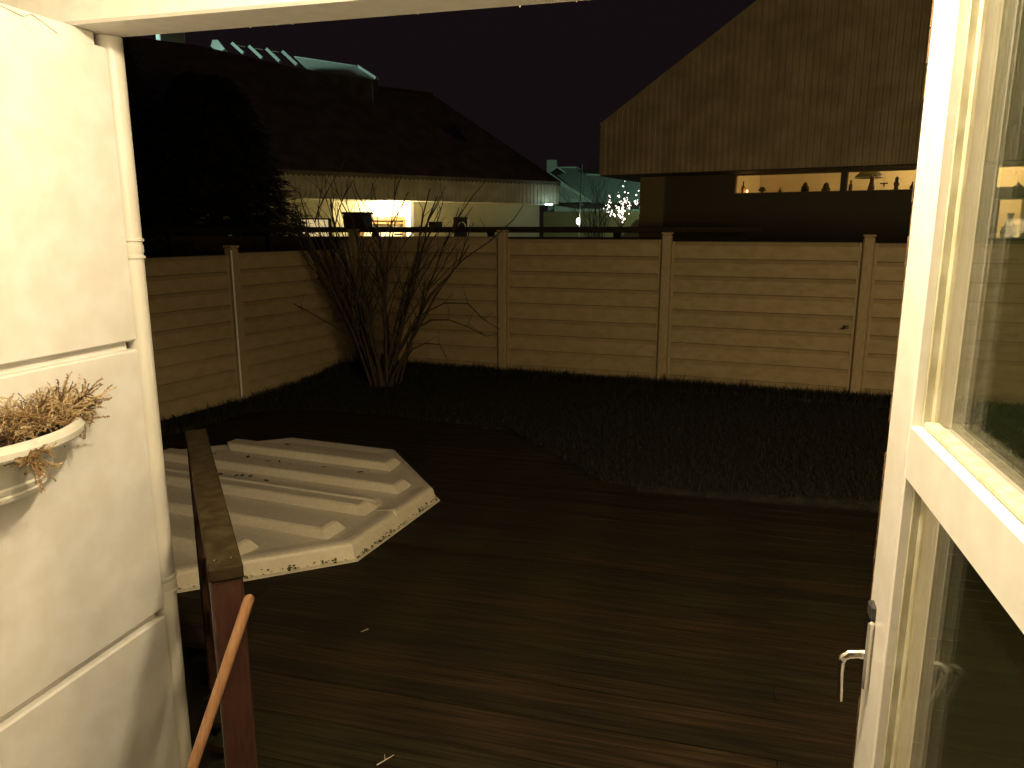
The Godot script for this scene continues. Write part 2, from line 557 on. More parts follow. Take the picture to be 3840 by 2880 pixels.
# ------------------------------------------------------------------ our own house: wing wall, eave, downpipe, open door
func build_house() -> void:
	var h := thing("house", "white rendered house with projecting wall, low eave and open glazed terrace door", "house")
	var ww := part("wing_wall", h)
	put("core", bc(Vector3(-2.12, -0.3, -2.03), Vector3(-1.878, 2.54, -0.41)), M.wall, ww)
	var lv := [-0.3, 0.604, 1.574, 2.512]
	for i in 3:
		var y0: float = lv[i] + (0.014 if i > 0 else 0.0)
		var y1: float = lv[i + 1] - 0.014
		put("panel", bc(Vector3(-2.13, y0, -2.052), Vector3(-1.85, y1, -0.405), 0.006), M.wall, ww)
	# bracket-like shoulder of plaster where the wall meets the beam
	put("top_course", Shape.new().slab([Vector3(-1.87, 2.512, -0.41), Vector3(-1.87, 2.53, -0.41), Vector3(-1.87, 2.535, -1.70), Vector3(-1.87, 2.522, -1.78), Vector3(-1.87, 2.536, -1.81), Vector3(-1.87, 2.50, -1.9), Vector3(-1.87, 2.50, -2.04)], Vector3(-0.2, 0, 0)), M.wall, ww)
	var ev := part("eave", h)
	put("beam", bc(Vector3(-2.6, 2.542, -2.12), Vector3(1.4, 2.958, -1.945), 0.008), M.paint, ev)
	# old paint hanging in drips along the outer edge of the beam
	var drips := Shape.new()
	for k in 14:
		var x := -1.8 + rng.randf() * 3.4
		var r := rng.randf_range(0.001, 0.0024)
		drips.lathe([Vector2(0, -r * 1.3), Vector2(r * 0.7, -r * 0.7), Vector2(r, 0.002)], 8, Vector3(x, 2.542, -2.115 + rng.randf_range(-0.003, 0.006)), 0, TAU, Vector2(rng.randf_range(1.0, 2.6), 0.8))
	var dp := put("paint_drips", drips, M.paint, ev)
	dp.set_meta("kind", "stuff")
	put("soffit", bc(Vector3(-2.6, 2.96, -2.5), Vector3(1.4, 3.0, -0.41)), M.paint, ev)
	put("end_board", bc(Vector3(1.3, 2.6, -1.94), Vector3(1.36, 2.958, -0.41)), M.paint, ev)
	put("end_board", bc(Vector3(-2.6, 2.545, -1.94), Vector3(-2.4, 2.958, -0.41)), M.paint, ev)
	put("roof", bc(Vector3(-2.7, 3.002, -2.6), Vector3(1.45, 3.12, -0.41)), M.roof_dark, ev)
	put("roof", bc(Vector3(-3.3, 3.3, -0.405), Vector3(6.6, 3.5, 4.6)), M.roof_dark, ev)
	var fa := part("facade", h)
	var zf := -0.4
	var zb := -0.2
	put("wall", bc(Vector3(-3.2, -0.3, zb), Vector3(-0.6, 3.298, zf)), M.wall, fa)
	put("wall", bc(Vector3(-0.6, 2.5, zb), Vector3(0.38, 3.298, zf)), M.wall, fa)
	put("threshold", bc(Vector3(-0.6, -0.3, zb), Vector3(0.38, 0.19, zf - 0.03)), M.wall, fa)
	put("wall", bc(Vector3(0.38, -0.3, zb), Vector3(1.76, 3.298, zf)), M.wall, fa)
	put("wall", bc(Vector3(1.76, -0.3, zb), Vector3(4.24, 0.98, zf)), M.wall, fa)
	put("wall", bc(Vector3(1.76, 2.26, zb), Vector3(4.24, 3.298, zf)), M.wall, fa)
	put("wall", bc(Vector3(4.24, -0.3, zb), Vector3(6.5, 3.298, zf)), M.wall, fa)
	var rm := part("room", h)
	put("floor", bc(Vector3(-3.2, 0.05, -0.2), Vector3(6.5, 0.18, 4.4)), M.orange_wood, rm)
	put("ceiling", bc(Vector3(-3.2, 2.62, -0.199), Vector3(6.5, 2.7, 4.4)), M.wall, rm)
	put("wall", bc(Vector3(-3.2, 0.182, 4.3), Vector3(6.5, 2.618, 4.4)), M.wall, rm)
	put("wall", bc(Vector3(-3.2, 0.182, -0.198), Vector3(-3.1, 2.618, 4.298)), M.wall, rm)
	put("wall", bc(Vector3(6.4, 0.182, -0.198), Vector3(6.5, 2.618, 4.298)), M.wall, rm)
	var wn := part("window", h)
	put("frame", bc(Vector3(1.762, 0.982, -0.36), Vector3(1.83, 2.258, -0.28)), M.gloss, wn)
	put("frame", bc(Vector3(4.17, 0.982, -0.36), Vector3(4.238, 2.258, -0.28)), M.gloss, wn)
	put("frame", bc(Vector3(1.832, 0.982, -0.36), Vector3(4.168, 1.04, -0.28)), M.gloss, wn)
	put("frame", bc(Vector3(1.832, 2.2, -0.36), Vector3(4.168, 2.258, -0.28)), M.gloss, wn)
	put("mullion", bc(Vector3(2.97, 1.042, -0.36), Vector3(3.03, 2.198, -0.28)), M.gloss, wn)
	var lit := glow(Color(1.0, 0.84, 0.55), 1.3)
	put("lit_window_blind", bc(Vector3(1.832, 1.042, -0.27), Vector3(4.168, 2.198, -0.262)), lit, wn)
	# downpipe at the end of the wing wall
	var pp := part("downpipe", h)
	var px := -1.885
	var pz := -2.098
	put("pipe", Shape.new().tube([Vector3(px, -0.25, pz + 0.004), Vector3(px, 1.2, pz), Vector3(px, 2.54, pz)], [0.04, 0.04, 0.04], 28), M.pipe, pp)
	for y in [1.888, 0.69]:
		for dy in [0.0, 0.028, -0.028]:
			var r := 0.0425 if dy == 0.0 else 0.0455
			put("collar", Shape.new().lathe([Vector2(0.039, -0.014), Vector2(r, -0.013), Vector2(r, 0.009), Vector2(0.039, 0.012)] if dy == 0.0 else [Vector2(0.039, -0.006), Vector2(r, -0.004), Vector2(r, 0.003), Vector2(0.039, 0.006)], 28, Vector3(px, y + dy, pz)), M.pipe, pp)
	build_door(h)
	# lamp under the porch ceiling
	var l := thing("porch_ceiling_lamp", "round glowing lamp fixed under the porch ceiling outside the open door", "lamp", Transform3D(Basis.IDENTITY, Vector3(-0.22, 2.83, -1.18)))
	put("fitting", Shape.new().lathe([Vector2(0.0, 0.06), Vector2(0.03, 0.06), Vector2(0.035, 0.09), Vector2(0.07, 0.1), Vector2(0.07, 0.13), Vector2(0, 0.13)], 18), M.white, l)
	put("lamp_bulb", Shape.new().lathe([Vector2(0, -0.075), Vector2(0.04, -0.064), Vector2(0.068, -0.032), Vector2(0.075, 0), Vector2(0.068, 0.032), Vector2(0.04, 0.064), Vector2(0, 0.075)], 20), glow(Color(1.0, 0.88, 0.64), 6.0), l)

func build_door(h: Node3D) -> void:
	var d := part("glazed_door", h)
	d.set_meta("label", "white painted glazed door standing wide open")
	var xf := 0.294            # face towards the room
	var xb := 0.351
	var zn := -0.42            # hinge side
	var ze := -1.342           # free edge
	var zs := -1.212           # inner side of the free stile
	var zh := -0.54
	var y0 := 0.22
	var y1 := 2.48
	var r0 := 1.578
	var r1 := 1.66
	var xm := 0.309            # where the rebate side meets the bead
	put("stile", bc(Vector3(xf, y0, ze), Vector3(xb, y1, zs), 0.003), M.gloss, d)
	put("stile", bc(Vector3(xf, y0, zh), Vector3(xb, y1, zn), 0.003), M.gloss, d)
	put("rail", bc(Vector3(xf + 0.0004, r0, zs + 0.0005), Vector3(xb - 0.0004, r1, zh - 0.0005), 0.002), M.gloss, d)
	put("rail", bc(Vector3(xf + 0.0004, y0, zs + 0.0005), Vector3(xb - 0.0004, y0 + 0.2, zh - 0.0005), 0.002), M.gloss, d)
	put("rail", bc(Vector3(xf + 0.0004, y1 - 0.1, zs + 0.0005), Vector3(xb - 0.0004, y1, zh - 0.0005), 0.002), M.gloss, d)
	# worn bare timber showing along the free edge
	var worn := Shape.new()
	for k in 40:
		var y := y0 + 0.02 + k * 0.0515
		if rng.randf() < 0.75 or y < 1.45:
			worn.box(Vector3(xf + 0.009 + rng.randf_range(0, 0.002), y + 0.026, ze + 0.001), Vector3(0.022, 0.051, 0.006), 0.001)
	var wp := put("worn_edge", worn, M.bare, d)
	wp.set_meta("label", "bare weathered wood where the paint has worn off")
	# two glazed openings: beads and panes
	for o in [[r1, y1 - 0.1], [y0 + 0.2, r0]]:
		var a: float = o[0]
		var b: float = o[1]
		var gx := 0.331
		for side in [0, 1]:
			var z: float = (zs + 0.001) if side == 0 else (zh - 0.001)
			var w := 0.012 if side == 0 else -0.012
			put("glazing_bead", bc(Vector3(xm, a + 0.001, z), Vector3(gx - 0.0015, b - 0.001, z + w * 0.45), 0.0012), M.bead, d)
			put("glazing_bead", bc(Vector3(xm + 0.011, a + 0.001, z), Vector3(gx - 0.001, b - 0.001, z + w), 0.003), M.bead, d)
		put("glazing_bead", bc(Vector3(xm, a + 0.0005, zs + 0.014), Vector3(gx - 0.0012, a + 0.01, zh - 0.014), 0.002), M.bead, d)
		put("glazing_bead", bc(Vector3(xm, b - 0.01, zs + 0.014), Vector3(gx - 0.0012, b - 0.0005, zh - 0.014), 0.002), M.bead, d)
		for gz in [gx, gx + 0.011]:
			put("glass_pane", bc(Vector3(gz, a + 0.0008, zs + 0.0012), Vector3(gz + 0.003, b - 0.0008, zh - 0.0012)), M.pane, d)
	# handle
	var hz := -1.302
	var hp := put("handle_plate", bc(Vector3(xf - 0.012, 1.162, hz - 0.016), Vector3(xf - 0.0005, 1.292, hz + 0.016), 0.004), M.steel, d)
	hp.set_meta("label", "chrome handle plate on the free edge of the door")
	put("handle_lever", Shape.new().tube([Vector3(xf - 0.011, 1.222, hz), Vector3(xf - 0.02, 1.222, hz), Vector3(xf - 0.034, 1.22, hz), Vector3(xf - 0.042, 1.213, hz - 0.002), Vector3(xf - 0.044, 1.2, hz - 0.006), Vector3(xf - 0.042, 1.175, hz - 0.014), Vector3(xf - 0.038, 1.145, hz - 0.026), Vector3(xf - 0.035, 1.118, hz - 0.036), Vector3(xf - 0.033, 1.104, hz - 0.041)], [0.011, 0.0085, 0.0085, 0.008, 0.0065, 0.005, 0.005, 0.0062, 0.0056], 14), M.steel, d)
	put("lock_case", bc(Vector3(xf - 0.009, 1.292, hz - 0.02), Vector3(xf + 0.004, 1.318, hz + 0.01), 0.003), M.dark_metal, d)

# ------------------------------------------------------------------ concrete panel fences of our garden
func fence_run(f: Node3D, pts: Array, tops: Array, base: float) -> void:
	var post := Shape.new().box(Vector3(0, 0.5, 0), Vector3(0.11, 1.0, 0.11), 0.012).mesh()
	var cap := Shape.new()
	cap.box(Vector3(0, 0.012, 0), Vector3(0.125, 0.024, 0.125), 0.008)
	var capm := cap.mesh()
	var prof := [Vector2(-0.02, 0.0), Vector2(0.011, 0.0), Vector2(0.014, 0.004), Vector2(0.014, 0.145), Vector2(-0.014, 0.185), Vector2(-0.02, 0.185)]
	var bs := Shape.new()
	var fr := []
	for p in prof:
		fr.append(Vector3(-0.5, p.y, p.x))
	bs.slab(fr, Vector3(1, 0, 0))
	var board := bs.mesh()
	for i in pts.size():
		var d: Vector3 = (pts[mini(i + 1, pts.size() - 1)] - pts[maxi(i - 1, 0)]).normalized()
		var b := Basis(d, Vector3.UP, d.cross(Vector3.UP))
		put("post", post, M.fence_post, f, Transform3D(b * Basis.from_scale(Vector3(1, tops[i] + 0.1, 1)), pts[i] + Vector3(0, -0.1, 0)))
		put("post_cap", capm, M.fence_post, f, Transform3D(b, pts[i] + Vector3(0, tops[i], 0)))
		if i == pts.size() - 1:
			break
		var v: Vector3 = pts[i + 1] - pts[i]
		var l := v.length() - 0.112
		var x := v.normalized()
		var pb := Basis(x, Vector3.UP, x.cross(Vector3.UP))
		var pn := part("panel", f)
		pn.transform = Transform3D(pb, (pts[i] + pts[i + 1]) * 0.5)
		var top: float = minf(tops[i], tops[i + 1]) - 0.055
		var n := 9
		var ph := (top - base) / n
		for k in n:
			put("board", board, M.fence[rng.randi() % 3], pn, Transform3D(Basis.from_scale(Vector3(l - 0.004, ph / 0.195, 1)), Vector3(0, base + k * ph, rng.randf_range(-0.0015, 0.0015))))
		for s in [-1, 1]:
			put("end_strip", bx(Vector3(s * (l * 0.5 - 0.02), (top + base) * 0.5, 0.004), Vector3(0.03, top - base - 0.01, 0.024), 0.003), M.fence_post, pn)
		put("backing", bx(Vector3(0, (top + base) * 0.5, -0.027), Vector3(l, top - base - 0.004, 0.012)), M.gap_shade_grime, pn)

func build_fences() -> void:
	var f := thing("garden_fence", "tan slatted panel fence along the far side of the lawn", "fence")
	fence_run(f, [Vector3(-4.67, 0, -9.18), Vector3(-2.56, 0, -8.99), Vector3(-0.565, 0, -8.84), Vector3(1.508, 0, -8.58), Vector3(3.5, 0, -8.36), Vector3(5.5, 0, -8.14)], [1.93, 1.92, 1.895, 1.875, 1.87, 1.86], 0.085)
	var g := thing("garden_fence", "dim tan slatted panel fence at left running up to the corner behind the shrub", "fence")
	fence_run(g, [Vector3(-5.84, 0, -2.9), Vector3(-5.45, 0, -5.0), Vector3(-5.06, 0, -7.09), Vector3(-4.70, 0, -9.02)], [1.72, 1.74, 1.757, 1.79], 0.085)
	put("light_leak_strip", Shape.new().box(Vector3(-5.06, 0.92, -7.09) + Vector3(0.046, 0, 0.068), Vector3(0.016, 1.62, 0.012), 0.002, Basis(Vector3.UP, 0.18)), M.white, g).set_meta("label", "pale strip added in place of light leaking past the fence post")  # white strip stands in for light leaking through at the post
	var lt := one("gate_latch", Shape.new().box(Vector3(0, 0, 0.012), Vector3(0.05, 0.035, 0.024), 0.006).tube([Vector3(-0.01, 0, 0.02), Vector3(-0.012, -0.01, 0.05), Vector3(-0.045, -0.02, 0.055)], [0.009, 0.008, 0.007], 8), M.dark_metal, "small dark metal latch on the far fence beside a post", "latch", Transform3D(Basis.IDENTITY, Vector3(1.36, 0.93, -8.58)))
	lt.rotation.y = -0.12
	one("white_strip", bx(Vector3.ZERO, Vector3(0.12, 0.022, 0.03), 0.004), M.white, "small white strip on top of the far fence behind the shrub", "strip", Transform3D(Basis(Vector3.UP, -0.09), Vector3(-4.0, 1.888, -9.13)))
	# the neighbours' darker timber fence behind ours
	var t := thing("timber_fence", "dark low timber fence running behind the panel fence", "fence")
	for i in 7:
		var x := -11.5 + i * 2.0
		put("post", bc(Vector3(x - 0.05, -0.1, -11.66), Vector3(x + 0.05, 1.93, -11.56), 0.006), M.dark_timber, t)
		if i < 6:
			for k in 6:
				put("plank", bc(Vector3(x - 0.04, 0.1 + k * 0.29, -11.555), Vector3(x + 2.04, 0.385 + k * 0.29, -11.53), 0.004), M.mid_timber if x < -5.6 else M.dark_timber, t)
	put("capping", bc(Vector3(-11.6, 1.9, -11.7), Vector3(0.6, 1.99, -11.5), 0.008), M.dark_timber, t)
	for q in [[-5.81, 0.42, 0.24, "large dark box standing on the timber fence left of the porch"], [-4.43, 0.14, 0.08, "small dark lump on the timber fence between the boxes"]]:
		var bxs := thing("box", q[3], "box", Transform3D(Basis.IDENTITY, Vector3(q[0], 1.99, -11.6)))
		put("body", bx(Vector3(0, q[2] * 0.42, 0), Vector3(q[1] * 0.92, q[2] * 0.84, 0.3), 0.01), M.dark_timber, bxs)
		put("lid", bx(Vector3(0, q[2] * 0.92, 0), Vector3(q[1], q[2] * 0.16, 0.34), 0.008), M.dark_timber, bxs)

# ------------------------------------------------------------------ right-hand neighbour: big clad gable over a recessed wall
func corrugated(x0: float, x1: float, pitch: float, depth: float, bottom: float, top: Callable) -> Shape:
	var s := Shape.new()
	var x := x0
	while x < x1 - 0.001:
		var q := [Vector2(0, 0), Vector2(0.38, 0), Vector2(0.5, 1), Vector2(0.88, 1), Vector2(1, 0)]
		for i in 4:
			var a := minf(x + q[i].x * pitch, x1)
			var b := minf(x + q[i + 1].x * pitch, x1)
			var za: float = q[i].y * depth
			var zb: float = q[i + 1].y * depth
			s.quad(Vector3(a, bottom, za), Vector3(b, bottom, zb), Vector3(b, top.call(b), zb), Vector3(a, top.call(a), za), Vector3(0, 0, 1))
		x += pitch
	return s

func build_neighbour_right() -> void:
	var u := Vector3(0.9705, 0, 0.2410)
	var n := Vector3(-0.2410, 0, 0.9705)
	var xf := Transform3D(Basis(u, Vector3.UP, n), Vector3(-1.963, 0, -13.016))
	var h := thing("neighbour_house", "dark house at right with a tall corrugated gable over lit strip windows", "house", xf)
	var top := func(x: float) -> float: return 3.66 + 0.646 * (x if x < 7.2 else 14.4 - x)
	put("gable_cladding", corrugated(-0.03, 14.4, 0.095, 0.01, 2.845, top), M.clad, h)
	put("gable_back", Shape.new().slab([Vector3(-0.025, 2.85, -0.03), Vector3(14.39, 2.85, -0.03), Vector3(14.39, 3.62, -0.03), Vector3(7.2, 8.24, -0.03), Vector3(-0.025, 3.6, -0.03)], Vector3(0, 0, 0.024)), M.clad, h)
	put("roof", Shape.new().slab([Vector3(-0.03, 3.62, -0.035), Vector3(7.2, 8.29, -0.035), Vector3(7.2, 8.29, -9), Vector3(-0.03, 3.62, -9)], Vector3(0.06, -0.1, 0)), M.roof_dark, h)
	put("roof", Shape.new().slab([Vector3(14.4, 3.62, -0.035), Vector3(7.2, 8.29, -0.035), Vector3(7.2, 8.29, -9), Vector3(14.4, 3.62, -9)], Vector3(-0.06, -0.1, 0)), M.roof_dark, h)
	put("verge_trim", beam_between(Vector3(-0.04, 3.65, -0.0135), Vector3(7.2, 8.32, -0.0135), 0.05, 0.06), M.clad, h)
	put("side_fascia", bc(Vector3(-0.05, 2.85, -9), Vector3(-0.032, 3.6, -0.01)), M.clad, h)
	put("soffit", bc(Vector3(-0.03, 2.83, -0.6), Vector3(14.4, 2.846, 0.0)), M.dark_timber, h)
	put("soffit", bc(Vector3(-0.03, 2.83, -9), Vector3(0.5, 2.846, -0.602)), M.dark_timber, h)
	var zw := -0.6
	var zi := -0.76
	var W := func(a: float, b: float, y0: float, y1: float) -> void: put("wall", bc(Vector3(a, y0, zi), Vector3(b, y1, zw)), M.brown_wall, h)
	W.call(0.93, 2.09, -0.2, 2.828)
	W.call(2.09, 5.77, -0.2, 2.52)
	W.call(5.77, 7.4, -0.2, 1.82)
	W.call(5.77, 7.4, 2.37, 2.52)
	W.call(7.4, 13.6, -0.2, 2.52)
	W.call(3.685, 3.765, 2.52, 2.815)
	W.call(5.2, 5.70, 2.52, 2.815)
	W.call(7.4, 13.6, 2.52, 2.828)
	W.call(2.09, 7.4, 2.815, 2.828)
	put("corner_pillar", bc(Vector3(0.5, -0.2, -0.9), Vector3(0.928, 2.828, -0.52)), M.tan_wall, h)
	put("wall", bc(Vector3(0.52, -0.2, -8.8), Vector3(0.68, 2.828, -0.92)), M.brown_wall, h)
	# the room behind the strip windows
	put("inner_wall", bc(Vector3(1.9, 1.3, -3.6), Vector3(8.2, 3.4, -3.5)), M.interior, h)
	put("inner_wall", bc(Vector3(1.8, 1.3, -3.6), Vector3(1.898, 3.4, -0.77)), M.interior, h)
	put("inner_wall", bc(Vector3(8.2, 1.3, -3.6), Vector3(8.3, 3.4, -0.77)), M.interior, h)
	put("inner_wall", bc(Vector3(1.9, 2.83, -0.86), Vector3(8.2, 3.4, -0.77)), M.interior, h)
	put("ceiling", bc(Vector3(1.8, 3.402, -3.6), Vector3(8.3, 3.5, -0.77)), M.white, h)
	put("floor", bc(Vector3(1.8, 1.2, -3.6), Vector3(8.3, 1.298, -0.77)), M.orange_wood, h)
	for w in [[2.09, 3.685, 2.52, 2.815], [3.765, 5.2, 2.52, 2.815], [5.7, 7.4, 2.52, 2.815], [5.77, 7.4, 1.82, 2.37]]:
		var wn := part("window", h)
		var a: float = w[0]
		var b: float = w[1]
		var c: float = w[2]
		var dd: float = w[3]
		put("pane", bc(Vector3(a + 0.012, c + 0.012, -0.662), Vector3(b - 0.012, dd - 0.012, -0.656)), M.far_pane, wn)
		for k in [[a, c, a + 0.012, dd], [b - 0.012, c, b, dd]]:
			put("frame", bc(Vector3(k[0] + 0.0005, k[1] + 0.0005, -0.70), Vector3(k[2], k[3] - 0.0005, -0.63)), M.tan_wall, wn)
		for k in [[c, c + 0.012], [dd - 0.012, dd]]:
			put("frame", bc(Vector3(a + 0.0125, k[0] + 0.0005, -0.70), Vector3(b - 0.0125, k[1] - 0.0005, -0.63)), M.tan_wall, wn)
		put("sill", bc(Vector3(a + 0.001, c - 0.02, -0.95), Vector3(b - 0.001, c + 0.003, -0.762)), M.white, wn)
	omni("ceiling_lamp_light", xf * Vector3(5.9, 3.2, -2.3), Color(1.0, 0.87, 0.6), 4.0, 0.08)
	var cl := thing("ceiling_lamp", "glowing ceiling lamp in the room behind the strip windows at right", "lamp", xf * Transform3D(Basis.IDENTITY, Vector3(5.9, 3.2, -2.3)))
	put("lamp_bulb", Shape.new().lathe([Vector2(0, -0.09), Vector2(0.06, -0.07), Vector2(0.09, 0), Vector2(0.06, 0.07), Vector2(0, 0.09)], 14), glow(Color(1, 0.78, 0.36), 3.0), cl)
	put("ceiling_rose", bx(Vector3(0, 0.14, 0), Vector3(0.1, 0.12, 0.1), 0.02), M.white, cl)
	var pd := thing("pendant_shade", "dark round pendant lamp shade hanging behind the second strip window", "lamp shade", xf * Transform3D(Basis.IDENTITY, Vector3(4.03, 2.74, -1.15)))
	put("shade", Shape.new().lathe([Vector2(0.21, 0.0), Vector2(0.2, 0.03), Vector2(0.14, 0.09), Vector2(0.05, 0.12), Vector2(0.0, 0.125)], 24), M.figure[2], pd)
	put("rim", Shape.new().lathe([Vector2(0.205, -0.004), Vector2(0.214, 0.0), Vector2(0.205, 0.006)], 24), M.white, pd)
	put("cord", Shape.new().tube([Vector3(0, 0.12, 0), Vector3(0, 0.66, 0)], [0.006, 0.006], 6), M.dark_metal, pd)
	# ornaments on the sills
	var orn := [
		[2.175, "window_bottle", "slim dark bottle at the left end of the first strip window", "bottle", [Vector2(0.03, 0), Vector2(0.032, 0.1), Vector2(0.012, 0.14), Vector2(0.012, 0.19), Vector2(0.02, 0.2), Vector2(0, 0.205)], 1],
		[2.48, "window_ornament", "low mushroom-shaped dark ornament in the first strip window", "ornament", [Vector2(0.02, 0), Vector2(0.022, 0.03), Vector2(0.065, 0.04), Vector2(0.06, 0.07), Vector2(0.03, 0.1), Vector2(0, 0.105)], 0],
		[2.76, "window_figure", "tiny red pointed figure in the first strip window", "ornament", [Vector2(0.035, 0), Vector2(0.03, 0.03), Vector2(0.012, 0.06), Vector2(0.008, 0.09), Vector2(0, 0.1)], 1],
		[3.14, "window_tree", "bushy dark toy tree in the first strip window", "ornament", [Vector2(0.02, 0), Vector2(0.07, 0.03), Vector2(0.05, 0.06), Vector2(0.066, 0.075), Vector2(0.04, 0.11), Vector2(0.03, 0.14), Vector2(0, 0.165)], 0],
		[3.45, "window_tree", "lopsided dark toy tree nearest the mullion in the first strip window", "ornament", [Vector2(0.06, 0), Vector2(0.07, 0.04), Vector2(0.045, 0.08), Vector2(0.04, 0.12), Vector2(0.02, 0.14), Vector2(0, 0.15)], 2],
		[3.805, "window_bottle", "narrow brown bottle at the left end of the second strip window", "bottle", [Vector2(0.028, 0), Vector2(0.03, 0.09), Vector2(0.014, 0.12), Vector2(0.013, 0.17), Vector2(0, 0.175)], 3],
		[4.1, "window_figure", "tall brown robed figure in the second strip window", "ornament", [Vector2(0.06, 0), Vector2(0.045, 0.09), Vector2(0.03, 0.15), Vector2(0.032, 0.19), Vector2(0.02, 0.22), Vector2(0, 0.225)], 3],
		[4.44, "window_figure", "slender dark waisted figure in the second strip window", "ornament", [Vector2(0.035, 0), Vector2(0.03, 0.06), Vector2(0.045, 0.1), Vector2(0.025, 0.15), Vector2(0.03, 0.18), Vector2(0, 0.21)], 2],
		[4.67, "window_figure", "round dark figure beside the door edge in the second strip window", "ornament", [Vector2(0.05, 0), Vector2(0.055, 0.05), Vector2(0.03, 0.09), Vector2(0.03, 0.12), Vector2(0, 0.14)], 0],
		[5.98, "window_weight", "dark rounded weight on the sill of the strip window seen through the glass", "ornament", [Vector2(0.05, 0), Vector2(0.06, 0.03), Vector2(0.02, 0.05), Vector2(0.018, 0.07), Vector2(0, 0.08)], 0]]
	for o in orn:
		var sh := Shape.new().lathe(o[4], 12)
		one(o[1], sh, M.figure[o[5]], o[2], o[3], xf * Transform3D(Basis.IDENTITY, Vector3(o[0], 2.5235, -0.83)))
	var hg := thing("window_mobile", "small dark butterfly charm hanging in the second strip window", "ornament", xf * Transform3D(Basis.IDENTITY, Vector3(4.27, 2.62, -0.8)))
	for s in [-1, 1]:
		put("wing", bx(Vector3(s * 0.03, 0.012, 0), Vector3(0.045, 0.02, 0.006), 0.002), M.figure[2], hg)
	put("body", bx(Vector3(0, -0.01, 0), Vector3(0.018, 0.07, 0.008), 0.002), M.figure[2], hg)
	put("thread", Shape.new().tube([Vector3(0, 0.02, 0), Vector3(0, 0.19, 0)], [0.0015, 0.0015], 5), M.dark_metal, hg)
	var cnd := thing("window_candle", "small bright candle lamp at the left of the first strip window", "candle", xf * Transform3D(Basis.IDENTITY, Vector3(2.245, 2.5235, -0.8)))
	put("candle_flame", Shape.new().lathe([Vector2(0, 0.02), Vector2(0.016, 0.03), Vector2(0.018, 0.042), Vector2(0.008, 0.06), Vector2(0, 0.068)], 10), glow(Color(1, 0.8, 0.5), 5.0), cnd)
	put("holder", bx(Vector3(0, 0.009, 0), Vector3(0.05, 0.018, 0.05), 0.004), M.white, cnd)
	omni("candle_light", xf * Vector3(2.245, 2.566, -0.8), Color(1, 0.7, 0.35), 0.02, 0.02)
	# vase and bottle in the lower window
	one("vase", Shape.new().lathe([Vector2(0.0, 0.0), Vector2(0.085, 0.0), Vector2(0.105, 0.06), Vector2(0.1, 0.12), Vector2(0.06, 0.2), Vector2(0.036, 0.26), Vector2(0.035, 0.31), Vector2(0.05, 0.355), Vector2(0.044, 0.355), Vector2(0.03, 0.31)], 24), M.vase, "pale green flared vase in the lower window seen through the door glass", "vase", xf * Transform3D(Basis.IDENTITY, Vector3(5.94, 1.8235, -0.87)))
	one("window_bottle", Shape.new().lathe([Vector2(0, 0), Vector2(0.06, 0.0), Vector2(0.065, 0.05), Vector2(0.03, 0.1), Vector2(0.018, 0.14), Vector2(0.022, 0.16), Vector2(0, 0.165)], 18), M.vase, "small round pale bottle beside the vase in the lower window", "bottle", xf * Transform3D(Basis.IDENTITY, Vector3(6.13, 1.8235, -0.85)))
	var cu := Shape.new()
	for k in 12:
		var x := 6.12 + k * 0.1
		cu.box(Vector3(x, 2.09, -1.02 - 0.02 * (k % 2)), Vector3(0.11, 0.6, 0.03), 0.012)
	one("curtain", cu, M.cream, "yellowish curtain hanging behind the vase in the lower window", "curtain", xf)

